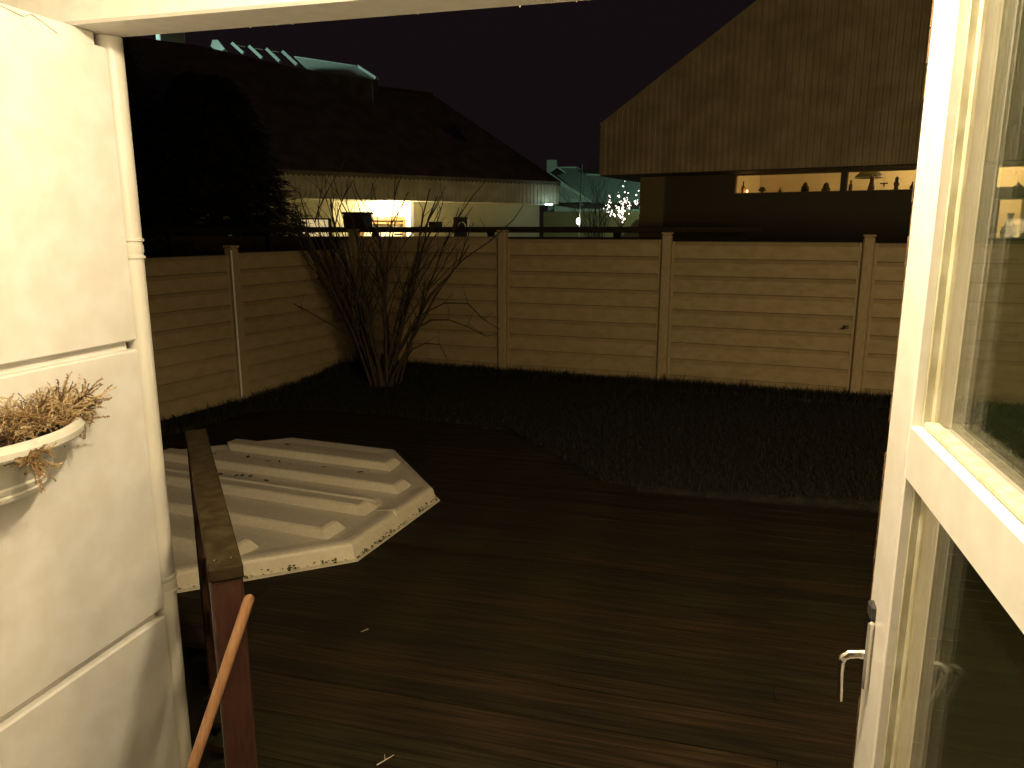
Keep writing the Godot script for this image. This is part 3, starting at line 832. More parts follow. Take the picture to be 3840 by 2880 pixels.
# ------------------------------------------------------------------ left-hand neighbour: low house with porch lamp
func build_neighbour_left() -> void:
	var ex := Vector3(0.657, 0, -0.754)
	var oz := Vector3(0.754, 0, 0.657)
	var xf := Transform3D(Basis(ex, Vector3.UP, oz), Vector3(-10.05, 0, -16.81))
	var inv := xf.affine_inverse()
	var h := thing("neighbour_house", "long low house at left with ribbed fascia and brightly lit porch", "house", xf)
	put("fascia", corrugated(-8.0, 8.04, 0.13, 0.022, 2.7, func(_x: float) -> float: return 3.305), M.clad_white, h)
	put("fascia_back", bc(Vector3(-8, 2.7, -0.06), Vector3(8.04, 3.305, -0.005)), M.clad_white, h)
	put("fascia_cap", bc(Vector3(-8.02, 3.31, -0.1), Vector3(8.06, 3.385, 0.03), 0.006), M.white, h)
	put("end_fascia", bc(Vector3(7.99, 2.7, -7), Vector3(8.04, 3.34, -0.062)), M.clad_white, h)
	put("soffit", bc(Vector3(-8, 2.702, -1.9), Vector3(7.985, 2.72, -0.062)), M.cream, h)
	var W := func(a: float, b: float, y0: float, y1: float, z: float) -> void: put("wall", bc(Vector3(a, y0, z - 0.15), Vector3(b, y1, z)), M.cream, h)
	W.call(-8.0, 0.33, -0.2, 2.7, -0.9)
	W.call(0.33, 1.2, 2.24, 2.7, -0.9)
	W.call(0.33, 1.2, -0.2, 1.1, -0.9)
	W.call(1.2, 1.26, -0.2, 2.7, -0.9)
	W.call(1.26, 3.52, 2.3, 2.7, -1.2)
	W.call(1.26, 2.1, -0.2, 2.3, -1.2)
	W.call(3.62, 8.0, -0.2, 2.7, -0.9)
	put("pillar", bc(Vector3(3.5, -0.2, -1.3), Vector3(3.618, 2.7, -0.86), 0.006), M.white, h)
	put("wall", bc(Vector3(1.21, -0.2, -1.9), Vector3(1.258, 2.7, -1.052)), M.cream, h)
	put("end_wall", bc(Vector3(7.85, -0.2, -7), Vector3(8.0, 2.7, -1.052)), M.cream, h)
	var dr := part("door", h)
	put("leaf", bc(Vector3(2.2, 0.1, -1.31), Vector3(3.42, 2.2, -1.26)), M.cream, dr)
	put("frame", bc(Vector3(2.102, 0.0, -1.25), Vector3(2.2, 2.298, -1.15)), M.orange_wood, dr)
	put("frame", bc(Vector3(3.42, 0.0, -1.25), Vector3(3.498, 2.298, -1.15)), M.orange_wood, dr)
	put("frame", bc(Vector3(2.202, 2.2, -1.25), Vector3(3.418, 2.298, -1.15)), M.orange_wood, dr)
	put("rail", bc(Vector3(2.202, 2.1, -1.24), Vector3(3.418, 2.15, -1.18)), M.orange_wood, dr)
	var wn := part("window", h)
	put("lit_window_pane", bc(Vector3(0.4, 1.15, -1.0), Vector3(1.14, 2.2, -0.99)), glow(Color(1, 0.9, 0.68), 0.55), wn)
	for q in [[0.332, 1.102, 0.4, 2.238], [1.14, 1.102, 1.198, 2.238], [0.402, 2.2, 1.138, 2.238], [0.402, 1.102, 1.138, 1.15]]:
		put("frame", bc(Vector3(q[0], q[1], -0.98), Vector3(q[2], q[3], -0.91)), M.dark_timber, wn)
	var w2 := part("window", h)
	put("dark_pane", bc(Vector3(4.98, 1.3, -0.895), Vector3(5.36, 2.25, -0.885)), M.dark_metal, w2)
	put("frame", bc(Vector3(4.9, 1.25, -0.897), Vector3(4.978, 2.3, -0.85)), M.dark_timber, w2)
	put("frame", bc(Vector3(5.362, 1.25, -0.897), Vector3(5.44, 2.3, -0.85)), M.white, w2)
	put("frame", bc(Vector3(4.98, 2.252, -0.897), Vector3(5.36, 2.3, -0.85)), M.dark_timber, w2)
	var ar := []
	var rr := []
	for k in 13:
		var a := PI * k / 12.0
		ar.append(Vector3(5.17 - 0.13 * cos(a), 2.0 + 0.16 * sin(a), -0.87))
		rr.append(0.015)
	put("candle_arch", Shape.new().tube(ar, rr, 6), M.white, w2)
	# roof: hipped at the right, stepping up to the ridge at left
	var rp := [Vector3(8.1, 3.36, 0.06), Vector3(5.74, 6.12, -3.58), Vector3(3.86, 6.15, -3.62), Vector3(4.04, 6.44, -4.0), Vector3(1.62, 6.56, -4.16), Vector3(-1.0, 6.95, -4.66), Vector3(-8, 7.0, -4.72), Vector3(-8, 3.36, 0.06)]
	put("roof", Shape.new().slab(rp, Vector3(0, -0.12, -0.05)), M.roof_dark, h)
	put("roof", Shape.new().slab([Vector3(8.1, 3.36, -0.02), Vector3(5.76, 6.08, -3.64), Vector3(8.1, 3.36, -7.2)], Vector3(-0.1, -0.1, 0)), M.roof_dark, h)
	put("roof", Shape.new().slab([Vector3(5.74, 6.08, -3.68), Vector3(8.1, 3.36, -7.2), Vector3(-8, 3.36, -9.0), Vector3(-8, 6.85, -4.8), Vector3(-1, 6.8, -4.8)], Vector3(0, -0.1, 0.05)), M.roof_dark, h)
	put("ridge_cap", beam_between(Vector3(5.74, 6.16, -3.6), Vector3(3.86, 6.19, -3.64), 0.16, 0.05, 0.01), M.mid_timber, h)
	var Lc := func(p: Vector3) -> Vector3: return inv * p
	var rw := part("roof_window", h)
	put("pane", Shape.new().slab([Lc.call(Vector3(-8.14, 4.90, -22.00)), Lc.call(Vector3(-7.88, 5.03, -22.53)), Lc.call(Vector3(-7.28, 4.42, -22.03)), Lc.call(Vector3(-7.53, 4.28, -21.48))], Vector3(0, -0.06, 0)), M.dark_metal, rw)
	# raised roof light along the ridge: a ribbed sheet and a row of barge boards that catch the street lamp
	var rs := part("ridge_sheet", h)
	var face := (xf.basis.inverse() * Vector3(-0.15, 0.45, 0.88)).normalized()
	var sp := [Lc.call(Vector3(-12.68, 7.04, -21.60)), Lc.call(Vector3(-10.30, 6.52, -20.93)), Lc.call(Vector3(-9.61, 6.11, -20.60)), Lc.call(Vector3(-12.18, 6.67, -21.32))]
	for k in 19:
		var t0 := k / 19.0
		var t1 := (k + 0.6) / 19.0
		put("rib", Shape.new().slab([sp[0].lerp(sp[1], t0), sp[0].lerp(sp[1], t1), sp[3].lerp(sp[2], t1), sp[3].lerp(sp[2], t0)], face * 0.05), M.zinc, rs)
	put("sheet", Shape.new().slab(sp, -face * 0.04), M.zinc, rs)
	put("edge_board", beam_between(Lc.call(Vector3(-10.25, 6.54, -20.93)), Lc.call(Vector3(-9.53, 6.12, -20.59)), 0.12, 0.09, 0.01), M.zinc, rs)
	put("capping", beam_between(sp[0] + Vector3(0, 0.03, 0), sp[1] + Vector3(0, 0.03, 0), 0.1, 0.03, 0.01), M.zinc, rs)
	put("sheet_base", Shape.new().slab([sp[3] - face * 0.1, sp[3].lerp(sp[2], 0.93) - face * 0.1, sp[3].lerp(sp[2], 0.93) + Vector3(0, -1.2, 0) - face * 0.1, sp[3] + Vector3(0, -1.6, 0) - face * 0.1], -face * 0.05), M.roof_dark, rs)
	var bars := [Vector3(-15.46, 7.83, -22.48), Vector3(-14.85, 7.42, -22.16), Vector3(-14.68, 7.64, -22.24), Vector3(-14.03, 7.18, -21.90), Vector3(-13.93, 7.47, -22.03), Vector3(-13.28, 7.00, -21.68), Vector3(-13.26, 7.32, -21.84), Vector3(-12.57, 6.82, -21.47)]
	for k in 4:
		var a: Vector3 = Lc.call(bars[k * 2])
		var b: Vector3 = Lc.call(bars[k * 2 + 1])
		var across := face.cross(b - a).normalized() * 0.045
		put("barge_board", Shape.new().slab([a + across, b + across, b - across, a - across], -face * 0.06), M.zinc, h)
		if k < 3:
			put("ridge_cap", beam_between(a + Vector3(0.06, -0.03, -0.08), Lc.call(bars[k * 2 + 2]) - Vector3(0.06, 0.03, 0.08), 0.05, 0.02), M.mid_timber, h)
	put("ridge_base", Shape.new().slab([Lc.call(bars[0]) - face * 0.12 + Vector3(0, -0.45, 0), Lc.call(bars[6]) - face * 0.12 + Vector3(0, -0.5, 0), Lc.call(bars[7]) - face * 0.12 + Vector3(0, -1.0, 0), Lc.call(bars[0]) - face * 0.12 + Vector3(0, -1.8, 0)], -face * 0.2), M.roof_dark, h)
	put("ridge_block", Shape.new().slab([Lc.call(Vector3(-16.33, 8.02, -22.72)), Lc.call(Vector3(-16.10, 8.00, -22.67)), Lc.call(Vector3(-15.67, 7.64, -22.41)), Lc.call(Vector3(-15.84, 7.56, -22.40)), Lc.call(Vector3(-16.34, 7.80, -22.61))], -face * 0.2), M.zinc, h)
	put("chimney", bc(Vector3(-1.9, 6.6, -5.6), Vector3(-1.25, 7.35, -5.0), 0.02), M.zinc, h)
	put("bounce_terrace", bc(Vector3(-6, -0.09, -0.7), Vector3(9, 0.02, 4.5)), M.cream, h)  # unseen pale paving added to bounce lamp light up onto the fascia
	# porch lamp
	var lp := xf * Vector3(2.86, 2.54, -0.83)
	omni("porch_lamp_light", lp, Color(1, 0.92, 0.7), 5.0, 0.08)
	var pl := thing("porch_lamp", "dazzling porch lamp under the eave of the low house", "lamp", Transform3D(xf.basis, lp))
	put("lamp_bulb", Shape.new().lathe([Vector2(0, -0.08), Vector2(0.06, -0.06), Vector2(0.085, 0), Vector2(0.06, 0.06), Vector2(0, 0.08)], 14), glow(Color(1, 0.95, 0.8), 12.0), pl)
	put("stem", Shape.new().tube([Vector3(0, 0.07, 0), Vector3(0, 0.142, 0)], [0.02, 0.03], 8), M.white, pl)
	# twin spot at the corner of the fascia
	var tf := thing("twin_floodlight", "pair of small bright white spotlights below the fascia corner", "lamp", Transform3D(xf.basis, Vector3(-5.0, 2.68, -22.45)))
	put("arm", Shape.new().tube([Vector3(-0.5, 0.0, -0.1), Vector3(0.1, 0.0, 0.0)], [0.02, 0.02], 8), M.white, tf)
	for s in [-1, 1]:
		put("spot_lamp", Shape.new().lathe([Vector2(0, -0.03), Vector2(0.05, -0.02), Vector2(0.06, 0.0), Vector2(0.05, 0.02), Vector2(0, 0.03)], 12, Vector3(s * 0.075, 0, 0.07)), glow(Color(0.85, 1, 0.97), 4.0), tf)
	omni("spot_lamp_light", xf.basis * Vector3(0, -0.05, 0.3) + Vector3(-5.0, 2.66, -22.45), Color(0.8, 1, 0.95), 0.08, 0.05)

# ------------------------------------------------------------------ things far behind the fences
func street_lamp(called: String, at: Vector3, e: float, label: String, aim := Vector3.ZERO) -> void:
	var t := thing(called, label, "street lamp", Transform3D(Basis.IDENTITY, Vector3(at.x, 0, at.z)))
	put("post", Shape.new().tube([Vector3(0, -0.1, 0), Vector3(0, at.y + 0.2, 0)], [0.08, 0.05], 10), M.zinc, t)
	put("arm", Shape.new().tube([Vector3(0, at.y + 0.2, 0), Vector3(0, at.y + 0.3, 0.5)], [0.04, 0.04], 8), M.zinc, t)
	put("lamp_head", bx(Vector3(0, at.y + 0.2, 0.6), Vector3(0.26, 0.1, 0.6), 0.03), M.zinc, t)
	put("lamp_bulb", bx(Vector3(0, at.y + 0.12, 0.6), Vector3(0.2, 0.05, 0.4), 0.02), glow(Color(0.75, 1, 0.88), 12.0), t)
	var p := at + Vector3(0, -0.05, 0.6)
	if aim == Vector3.ZERO:
		omni(called + "_light", p, Color(0.76, 1.0, 0.86), e, 0.1)
		return
	var l := SpotLight3D.new()
	l.name = called + "_light"
	l.light_color = Color(0.8, 1.0, 0.93)
	l.light_energy = e
	l.spot_angle = 34.0
	l.spot_range = 60.0
	l.spot_attenuation = 2.0
	l.light_size = 0.1
	l.shadow_enabled = true
	add_child(l)
	l.look_at_from_position(p, aim)

func branchy(sh: Shape, p: Vector3, d: Vector3, l: float, r: float, depth: int, tips: Array, wob := 0.25) -> void:
	var pts := [p]
	var rad := [r]
	var q := p
	var dir := d
	var n := 5
	for i in n:
		dir = (dir + Vector3(rng.randf_range(-wob, wob), rng.randf_range(-wob * 0.4, wob * 0.5), rng.randf_range(-wob, wob)) * 0.5).normalized()
		q += dir * l / n
		pts.append(q)
		rad.append(r * (1.0 - 0.6 * (i + 1) / n))
		if depth > 0 and i >= 1 and rng.randf() < 0.75:
			var sd := (dir + Vector3(rng.randf_range(-0.8, 0.8), rng.randf_range(0.0, 0.4), rng.randf_range(-0.8, 0.8))).normalized()
			branchy(sh, q, sd, l * rng.randf_range(0.35, 0.6), maxf(r * 0.5, 0.004), depth - 1, tips, wob)
		tips.append(q)
	sh.tube(pts, rad, 5, false)

func build_distance() -> void:
	var h := thing("distant_house", "far pale green lit house with chimney and long sloping roof", "house")
	var pts := [Vector3(-10.56, 5.55, -49.16), Vector3(-10.22, 5.89, -49.74), Vector3(-9.14, 5.87, -49.70), Vector3(-8.31, 5.34, -48.80), Vector3(-5.96, 5.23, -48.61), Vector3(-5.50, 5.10, -48.38), Vector3(-4.45, 4.41, -47.21), Vector3(-4.42, 4.08, -46.65), Vector3(-4.37, 3.54, -45.72), Vector3(-7.54, 3.57, -45.78)]
	M.far_roof = mat(0.28, 0.32, 0.28, 0.7)
	M.far_wall = mat(0.6, 0.62, 0.52, 0.7)
	put("roof", Shape.new().slab(pts, Vector3(0, -0.1, -0.06)), M.far_roof, h)
	for k in [[0, 1], [1, 2], [2, 3], [3, 4], [5, 6], [6, 7]]:
		put("barge_board", beam_between(pts[k[0]] + Vector3(0, 0.02, 0.05), pts[k[1]] + Vector3(0, 0.02, 0.05), 0.1, 0.09), M.far_wall, h)
	put("gable_wall", Shape.new().slab([Vector3(-10.4, 5.4, -47.2), Vector3(-7.45, 3.55, -45.6), Vector3(-9.45, 3.55, -46.05), Vector3(-9.95, 4.0, -46.5), Vector3(-9.98, 4.85, -46.6)], Vector3(0.05, 0, -0.1)), M.far_wall, h)
	put("wall", bc(Vector3(-9.9, 0, -49), Vector3(-4.6, 3.5, -46.4)), M.far_wall, h)
	put("wall", bc(Vector3(-9.3, 3.5, -49.6), Vector3(-5.0, 4.4, -47.9)), M.dark_timber, h)
	put("chimney", bc(Vector3(-11.19, 3.5, -50.4), Vector3(-10.59, 6.42, -49.9)), M.far_wall, h)
	put("wall", bc(Vector3(-10.9, 0, -50.3), Vector3(-9.9, 5.3, -49.1)), M.far_wall, h)
	put("small_gable", Shape.new().slab([Vector3(-10.81, 5.41, -48.5), Vector3(-10.19, 5.81, -48.5), Vector3(-9.67, 5.46, -48.5)], Vector3(0, 0, -0.1)), M.dark_timber, h)
	put("barge_board", beam_between(Vector3(-10.83, 5.43, -48.45), Vector3(-10.19, 5.85, -48.45), 0.1, 0.08), M.far_wall, h)
	put("barge_board", beam_between(Vector3(-10.19, 5.85, -48.45), Vector3(-9.65, 5.48, -48.45), 0.1, 0.08), M.far_wall, h)
	put("dormer", Shape.new().slab([Vector3(-8.75, 5.7, -48.9), Vector3(-8.25, 5.35, -48.7), Vector3(-7.2, 5.35, -48.7), Vector3(-7.2, 5.75, -48.9)], Vector3(0, 0, -0.2)), M.dark_timber, h)
	put("antenna", Shape.new().tube([Vector3(-10.65, 6.4, -50.1), Vector3(-10.62, 7.2, -50.1)], [0.02, 0.015], 5), M.dark_metal, h)
	street_lamp("street_lamp", Vector3(-0.8, 7.2, -39.0), 26.0, "tall street lamp standing behind the corrugated gable")
	street_lamp("flood_lamp", Vector3(-20.0, 8.5, -17.5), 58.0, "tall lamp post at far left lighting the ridge of the low house", Vector3(-13.0, 7.2, -22.0))
	# small outbuilding at right of the gap
	var o := thing("outbuilding", "small flat outbuilding with pale fascia beside the twinkling tree", "shed")
	put("roof", Shape.new().slab([Vector3(-4.05, 3.16, -40.0), Vector3(-3.71, 3.5, -42.0), Vector3(-1.6, 3.5, -42.0), Vector3(-1.6, 3.16, -40.0)], Vector3(0, -0.06, 0)), M.far_roof, o)
	put("fascia", bc(Vector3(-4.05, 2.71, -40.05), Vector3(-1.6, 3.15, -39.98)), M.far_wall, o)
	put("wall", bc(Vector3(-3.83, 2.4, -40.6), Vector3(-1.6, 2.7, -40.5)), M.cream, o)
	put("wall", bc(Vector3(-3.83, 0, -42.4), Vector3(-1.6, 2.4, -42.3)), M.brown_wall, o)
	put("pillar", bc(Vector3(-3.45, 0, -40.5), Vector3(-3.2, 2.7, -40.3)), M.cream, o)
	put("pillar", bc(Vector3(-2.75, 0, -40.5), Vector3(-2.6, 2.7, -40.3)), M.cream, o)
	one("barrel", Shape.new().lathe([Vector2(0.0, 0), Vector2(0.22, 0), Vector2(0.25, 0.3), Vector2(0.22, 0.62), Vector2(0, 0.62)], 14), M.white, "pale round tank under the outbuilding roof", "tank", Transform3D(Basis.IDENTITY, Vector3(-2.95, 1.95, -40.35)))
	put("tank_shelf", bc(Vector3(-3.2, 0, -40.6), Vector3(-2.75, 1.95, -40.1)), M.brown_wall, o)
	one("cabinet", bx(Vector3(0, 1.15, 0), Vector3(0.32, 2.3, 0.3), 0.02), M.cream, "small pale upright cabinet between the twinkling tree and the outbuilding", "cabinet", Transform3D(Basis.IDENTITY, Vector3(-3.06, 0, -37)))
	one("garden_wall", bc(Vector3(-9.8, 0, -43.2), Vector3(-3.6, 2.95, -43.0)), mat(0.3, 0.2, 0.08, 0.8), "brown wall behind the bare bush and the twinkling tree", "wall")
	# bare bush
	var bb := thing("bare_bush", "small bare bush between the pole lamp and the twinkling tree", "bush", Transform3D(Basis.IDENTITY, Vector3(-5.62, 0, -36)))
	for k in 16:
		var sh := Shape.new()
		var a := rng.randf() * TAU
		branchy(sh, Vector3(cos(a) * 0.08, -0.05, sin(a) * 0.08), Vector3(cos(a) * 0.16, 1, sin(a) * 0.16).normalized(), rng.randf_range(2.7, 3.35), 0.028, 2, [])
		put("stem", sh, M.bark, bb)
	# tree with fairy lights
	var ft := thing("fairy_light_tree", "small tree twinkling all over with tiny white lights", "tree", Transform3D(Basis.IDENTITY, Vector3(-4.72, 0, -38)))
	var tips := []
	put("trunk", Shape.new().tube([Vector3(0, -0.1, 0), Vector3(0, 1.2, 0), Vector3(0.02, 2.2, 0)], [0.1, 0.08, 0.06], 8), M.bark, ft)
	for q in [[-0.55, 1.05], [-0.25, 1.0], [0.12, 0.75], [0.4, 1.45], [0.28, 1.2], [0.62, 1.1], [-0.75, 0.95], [0.05, 0.5]]:
		var sh := Shape.new()
		branchy(sh, Vector3(0, 2.0, 0), Vector3(q[0], q[1], rng.randf_range(-0.3, 0.3)).normalized(), Vector2(q[0], q[1]).length() * 0.95, 0.03, 2, tips, 0.3)
		put("branch", sh, M.bark, ft)
	var bulb := Shape.new().lathe([Vector2(0, -0.03), Vector2(0.026, -0.015), Vector2(0.026, 0.015), Vector2(0, 0.03)], 6).mesh()
	var gm := glow(Color(1.0, 0.95, 0.9), 3.0)
	for k in 150:
		var p: Vector3 = tips[rng.randi() % tips.size()] + Vector3(rng.randf_range(-0.05, 0.05), rng.randf_range(-0.06, 0.06), rng.randf_range(-0.05, 0.05))
		put("fairy_light_bulb", bulb, gm, ft, Transform3D(Basis.from_scale(Vector3.ONE * rng.randf_range(0.6, 1.5)), p))
	omni("fairy_light_glow", Vector3(-4.72, 2.8, -37.3), Color(1, 0.85, 0.65), 0.6, 0.4)
	# pole lamp
	var pl := thing("pole_lamp", "thin leaning pole with an oval white lamp low on it", "lamp", Transform3D(Basis.IDENTITY, Vector3(-6.1, 0, -34)))
	put("pole", Shape.new().tube([Vector3(-0.02, -0.1, 0), Vector3(0.02, 2.2, 0), Vector3(0.08, 4.77, 0)], [0.04, 0.035, 0.02], 8), M.zinc, pl)
	put("lamp_bulb", Shape.new().lathe([Vector2(0, -0.16), Vector2(0.07, -0.1), Vector2(0.085, 0), Vector2(0.07, 0.1), Vector2(0, 0.16)], 14, Vector3(-0.03, 2.31, 0.12)), glow(Color(1, 1, 0.97), 4.0), pl)
	omni("pole_lamp_light", Vector3(-6.13, 2.31, -33.88), Color(1, 0.95, 0.85), 0.35, 0.08)

# ------------------------------------------------------------------ shrub, conifer
func build_shrub() -> void:
	var base := Vector3(-3.83, 0.1, -8.18)
	var t := thing("bare_shrub", "large leafless many-stemmed shrub in front of the fence corner", "shrub", Transform3D(Basis.IDENTITY, base))
	var fixed := [
		[Vector3(-3.78, 0.3, -8.2), Vector3(-3.63, 0.58, -8.25), Vector3(-3.44, 0.92, -8.3), Vector3(-3.08, 1.10, -8.30), Vector3(-2.79, 1.10, -8.30), Vector3(-2.60, 0.92, -8.30), Vector3(-2.40, 0.81, -8.30)],
		[Vector3(-3.78, 0.3, -8.15), Vector3(-3.43, 0.77, -8.05), Vector3(-3.14, 0.93, -8.00), Vector3(-2.92, 0.94, -8.00), Vector3(-2.70, 0.87, -8.00), Vector3(-2.48, 0.77, -8.00), Vector3(-2.34, 0.80, -8.00)],
		[Vector3(-3.74, 0.2, -8.1), Vector3(-3.50, 0.41, -8.00), Vector3(-3.38, 0.58, -8.00), Vector3(-3.21, 0.66, -8.00), Vector3(-3.04, 0.65, -8.00), Vector3(-2.95, 0.49, -8.00)],
		[Vector3(-3.88, 0.2, -8.1), Vector3(-4.03, 0.58, -8.05), Vector3(-4.38, 0.82, -8.00), Vector3(-4.80, 1.03, -8.00), Vector3(-5.1, 1.2, -7.9)],
		[Vector3(-3.78, 0.3, -8.25), Vector3(-3.65, 0.58, -8.4), Vector3(-3.33, 1.16, -8.5), Vector3(-2.91, 1.60, -8.5), Vector3(-2.57, 1.82, -8.5), Vector3(-2.29, 2.06, -8.5), Vector3(-2.17, 2.23, -8.5)]]
	for f in fixed:
		var pts := []
		var rad := []
		for i in f.size():
			pts.append(f[i] - base)
			rad.append(lerpf(0.013, 0.004, float(i) / (f.size() - 1)))
		var sh := Shape.new().tube(pts, rad, 6, false)
		for i in range(2, f.size() - 1):
			if rng.randf() < 0.7:
				branchy(sh, pts[i], Vector3(rng.randf_range(-0.5, 0.7), rng.randf_range(0.0, 0.8), rng.randf_range(-0.3, 0.3)).normalized(), rng.randf_range(0.12, 0.3), 0.004, 0, [])
		put("stem", sh, M.bark, t)
	for k in 30:
		var sx := rng.randf_range(-1.0, 1.0)
		var sz := rng.randf_range(-1.0, 1.0)
		var hgt := rng.randf_range(1.75, 2.55) - 0.25 * absf(sx)
		if k % 5 == 0:
			hgt = rng.randf_range(1.0, 1.6)
			sx *= 0.6
		var spread := sx * rng.randf_range(0.85, 1.4) - 0.02
		var end := Vector3(spread, hgt, sz * 0.42 + 0.05)
		var p := Vector3(sx * 0.13 + rng.randf_range(-0.04, 0.04), -0.02, sz * 0.12)
		var r := rng.randf_range(0.012, 0.026)
		var pts := []
		var rad := []
		var n := 9
		var sh := Shape.new()
		var jx := 0.0
		var jz := 0.0
		for i in n + 1:
			var f := float(i) / n
			jx += rng.randf_range(-0.05, 0.05)
			jz += rng.randf_range(-0.035, 0.035)
			var bow := pow(f, 1.15)
			pts.append(Vector3(lerpf(p.x, end.x, bow) + jx * f, lerpf(p.y, end.y, f), lerpf(p.z, end.z, bow) + jz * f))
			rad.append(r * (1.0 - 0.72 * f))
		sh.tube(pts, rad, 6, false)
		for i in range(3, n):
			if rng.randf() < 0.72:
				var dir: Vector3 = (pts[i + 1] - pts[i]).normalized()
				var sd := (dir + Vector3(rng.randf_range(-0.6, 0.6), rng.randf_range(-0.05, 0.3), rng.randf_range(-0.4, 0.4))).normalized()
				branchy(sh, pts[i], sd, rng.randf_range(0.3, 0.75), 0.0085, 1 if rng.randf() < 0.7 else 0, [], 0.34)
		put("stem", sh, M.bark, t)
	# stubs of the old stool
	for k in 14:
		var a := rng.randf() * TAU
		var d := Vector3(cos(a), 0, sin(a))
		put("stub", Shape.new().tube([d * 0.07 - Vector3(0, 0.05, 0), d * 0.1 + Vector3(0, 0.14, 0), d * 0.15 + Vector3(0, rng.randf_range(0.22, 0.4), 0)], [0.045, 0.035, 0.022], 7), M.bark, t)

func build_conifer() -> void:
	conifer("big black conifer in front of the low house at left", Vector3(-9.75, 0, -13.2), 4.95, 2.1, 12000)
	conifer("taller black conifer half hidden behind the white downpipe", Vector3(-12.5, 0, -13.4), 6.3, 1.9, 9000)

func conifer(label: String, at: Vector3, top: float, wide: float, count: int) -> void:
	var t := thing("conifer", label, "tree", Transform3D(Basis.IDENTITY, at), "conifers behind the fence")
	put("trunk", Shape.new().tube([Vector3(0, -0.1, 0), Vector3(0, top * 0.5, 0), Vector3(0, top - 0.2, 0)], [0.2, 0.1, 0.03], 10), M.bark, t)
	var a := Shape.new()
	var b := Shape.new()
	for k in count:
		var y := 0.3 + (top - 0.4) * pow(rng.randf(), 1.2)
		var f := clampf(1.0 - (y / top), 0.0, 1.0)
		var an := rng.randf() * TAU
		var lump := 1.0 + 0.35 * lawn_noise.get_noise_3d(cos(an) * 1.4 + at.x, y * 0.8, sin(an) * 1.4)
		var rr := (0.12 + wide * pow(f, 0.62)) * lump * sqrt(rng.randf_range(0.12, 1.0)) * rng.randf_range(0.85, 1.08)
		var d := Vector3(cos(an), 0, sin(an))
		var p := d * rr + Vector3(0, y, 0)
		var out := (d + Vector3(0, rng.randf_range(-0.6, 0.15), 0) + Vector3(rng.randf_range(-0.4, 0.4), 0, rng.randf_range(-0.4, 0.4))).normalized()
		var s := b if rng.randf() < 0.25 else a
		var sd := out.cross(Vector3.UP).normalized()
		var L := rng.randf_range(0.16, 0.34)
		for j in 6:
			var q := p + out * L * (j / 6.0)
			var w := 0.17 * (1.0 - j / 7.0)
			for sg in [-1.0, 1.0]:
				var tip: Vector3 = q + (sd * sg * 0.8 + out * 0.7 + Vector3(0, rng.randf_range(-0.3, 0.2), 0)) * w
				s.tri(q - out * 0.028, q + out * 0.028, tip, Vector3.UP)
		s.tri(p - sd * 0.008, p + sd * 0.008, p + out * L, Vector3.UP)
	put("crown", a, M.needle, t)
	put("crown_tips", b, M.needle2, t)

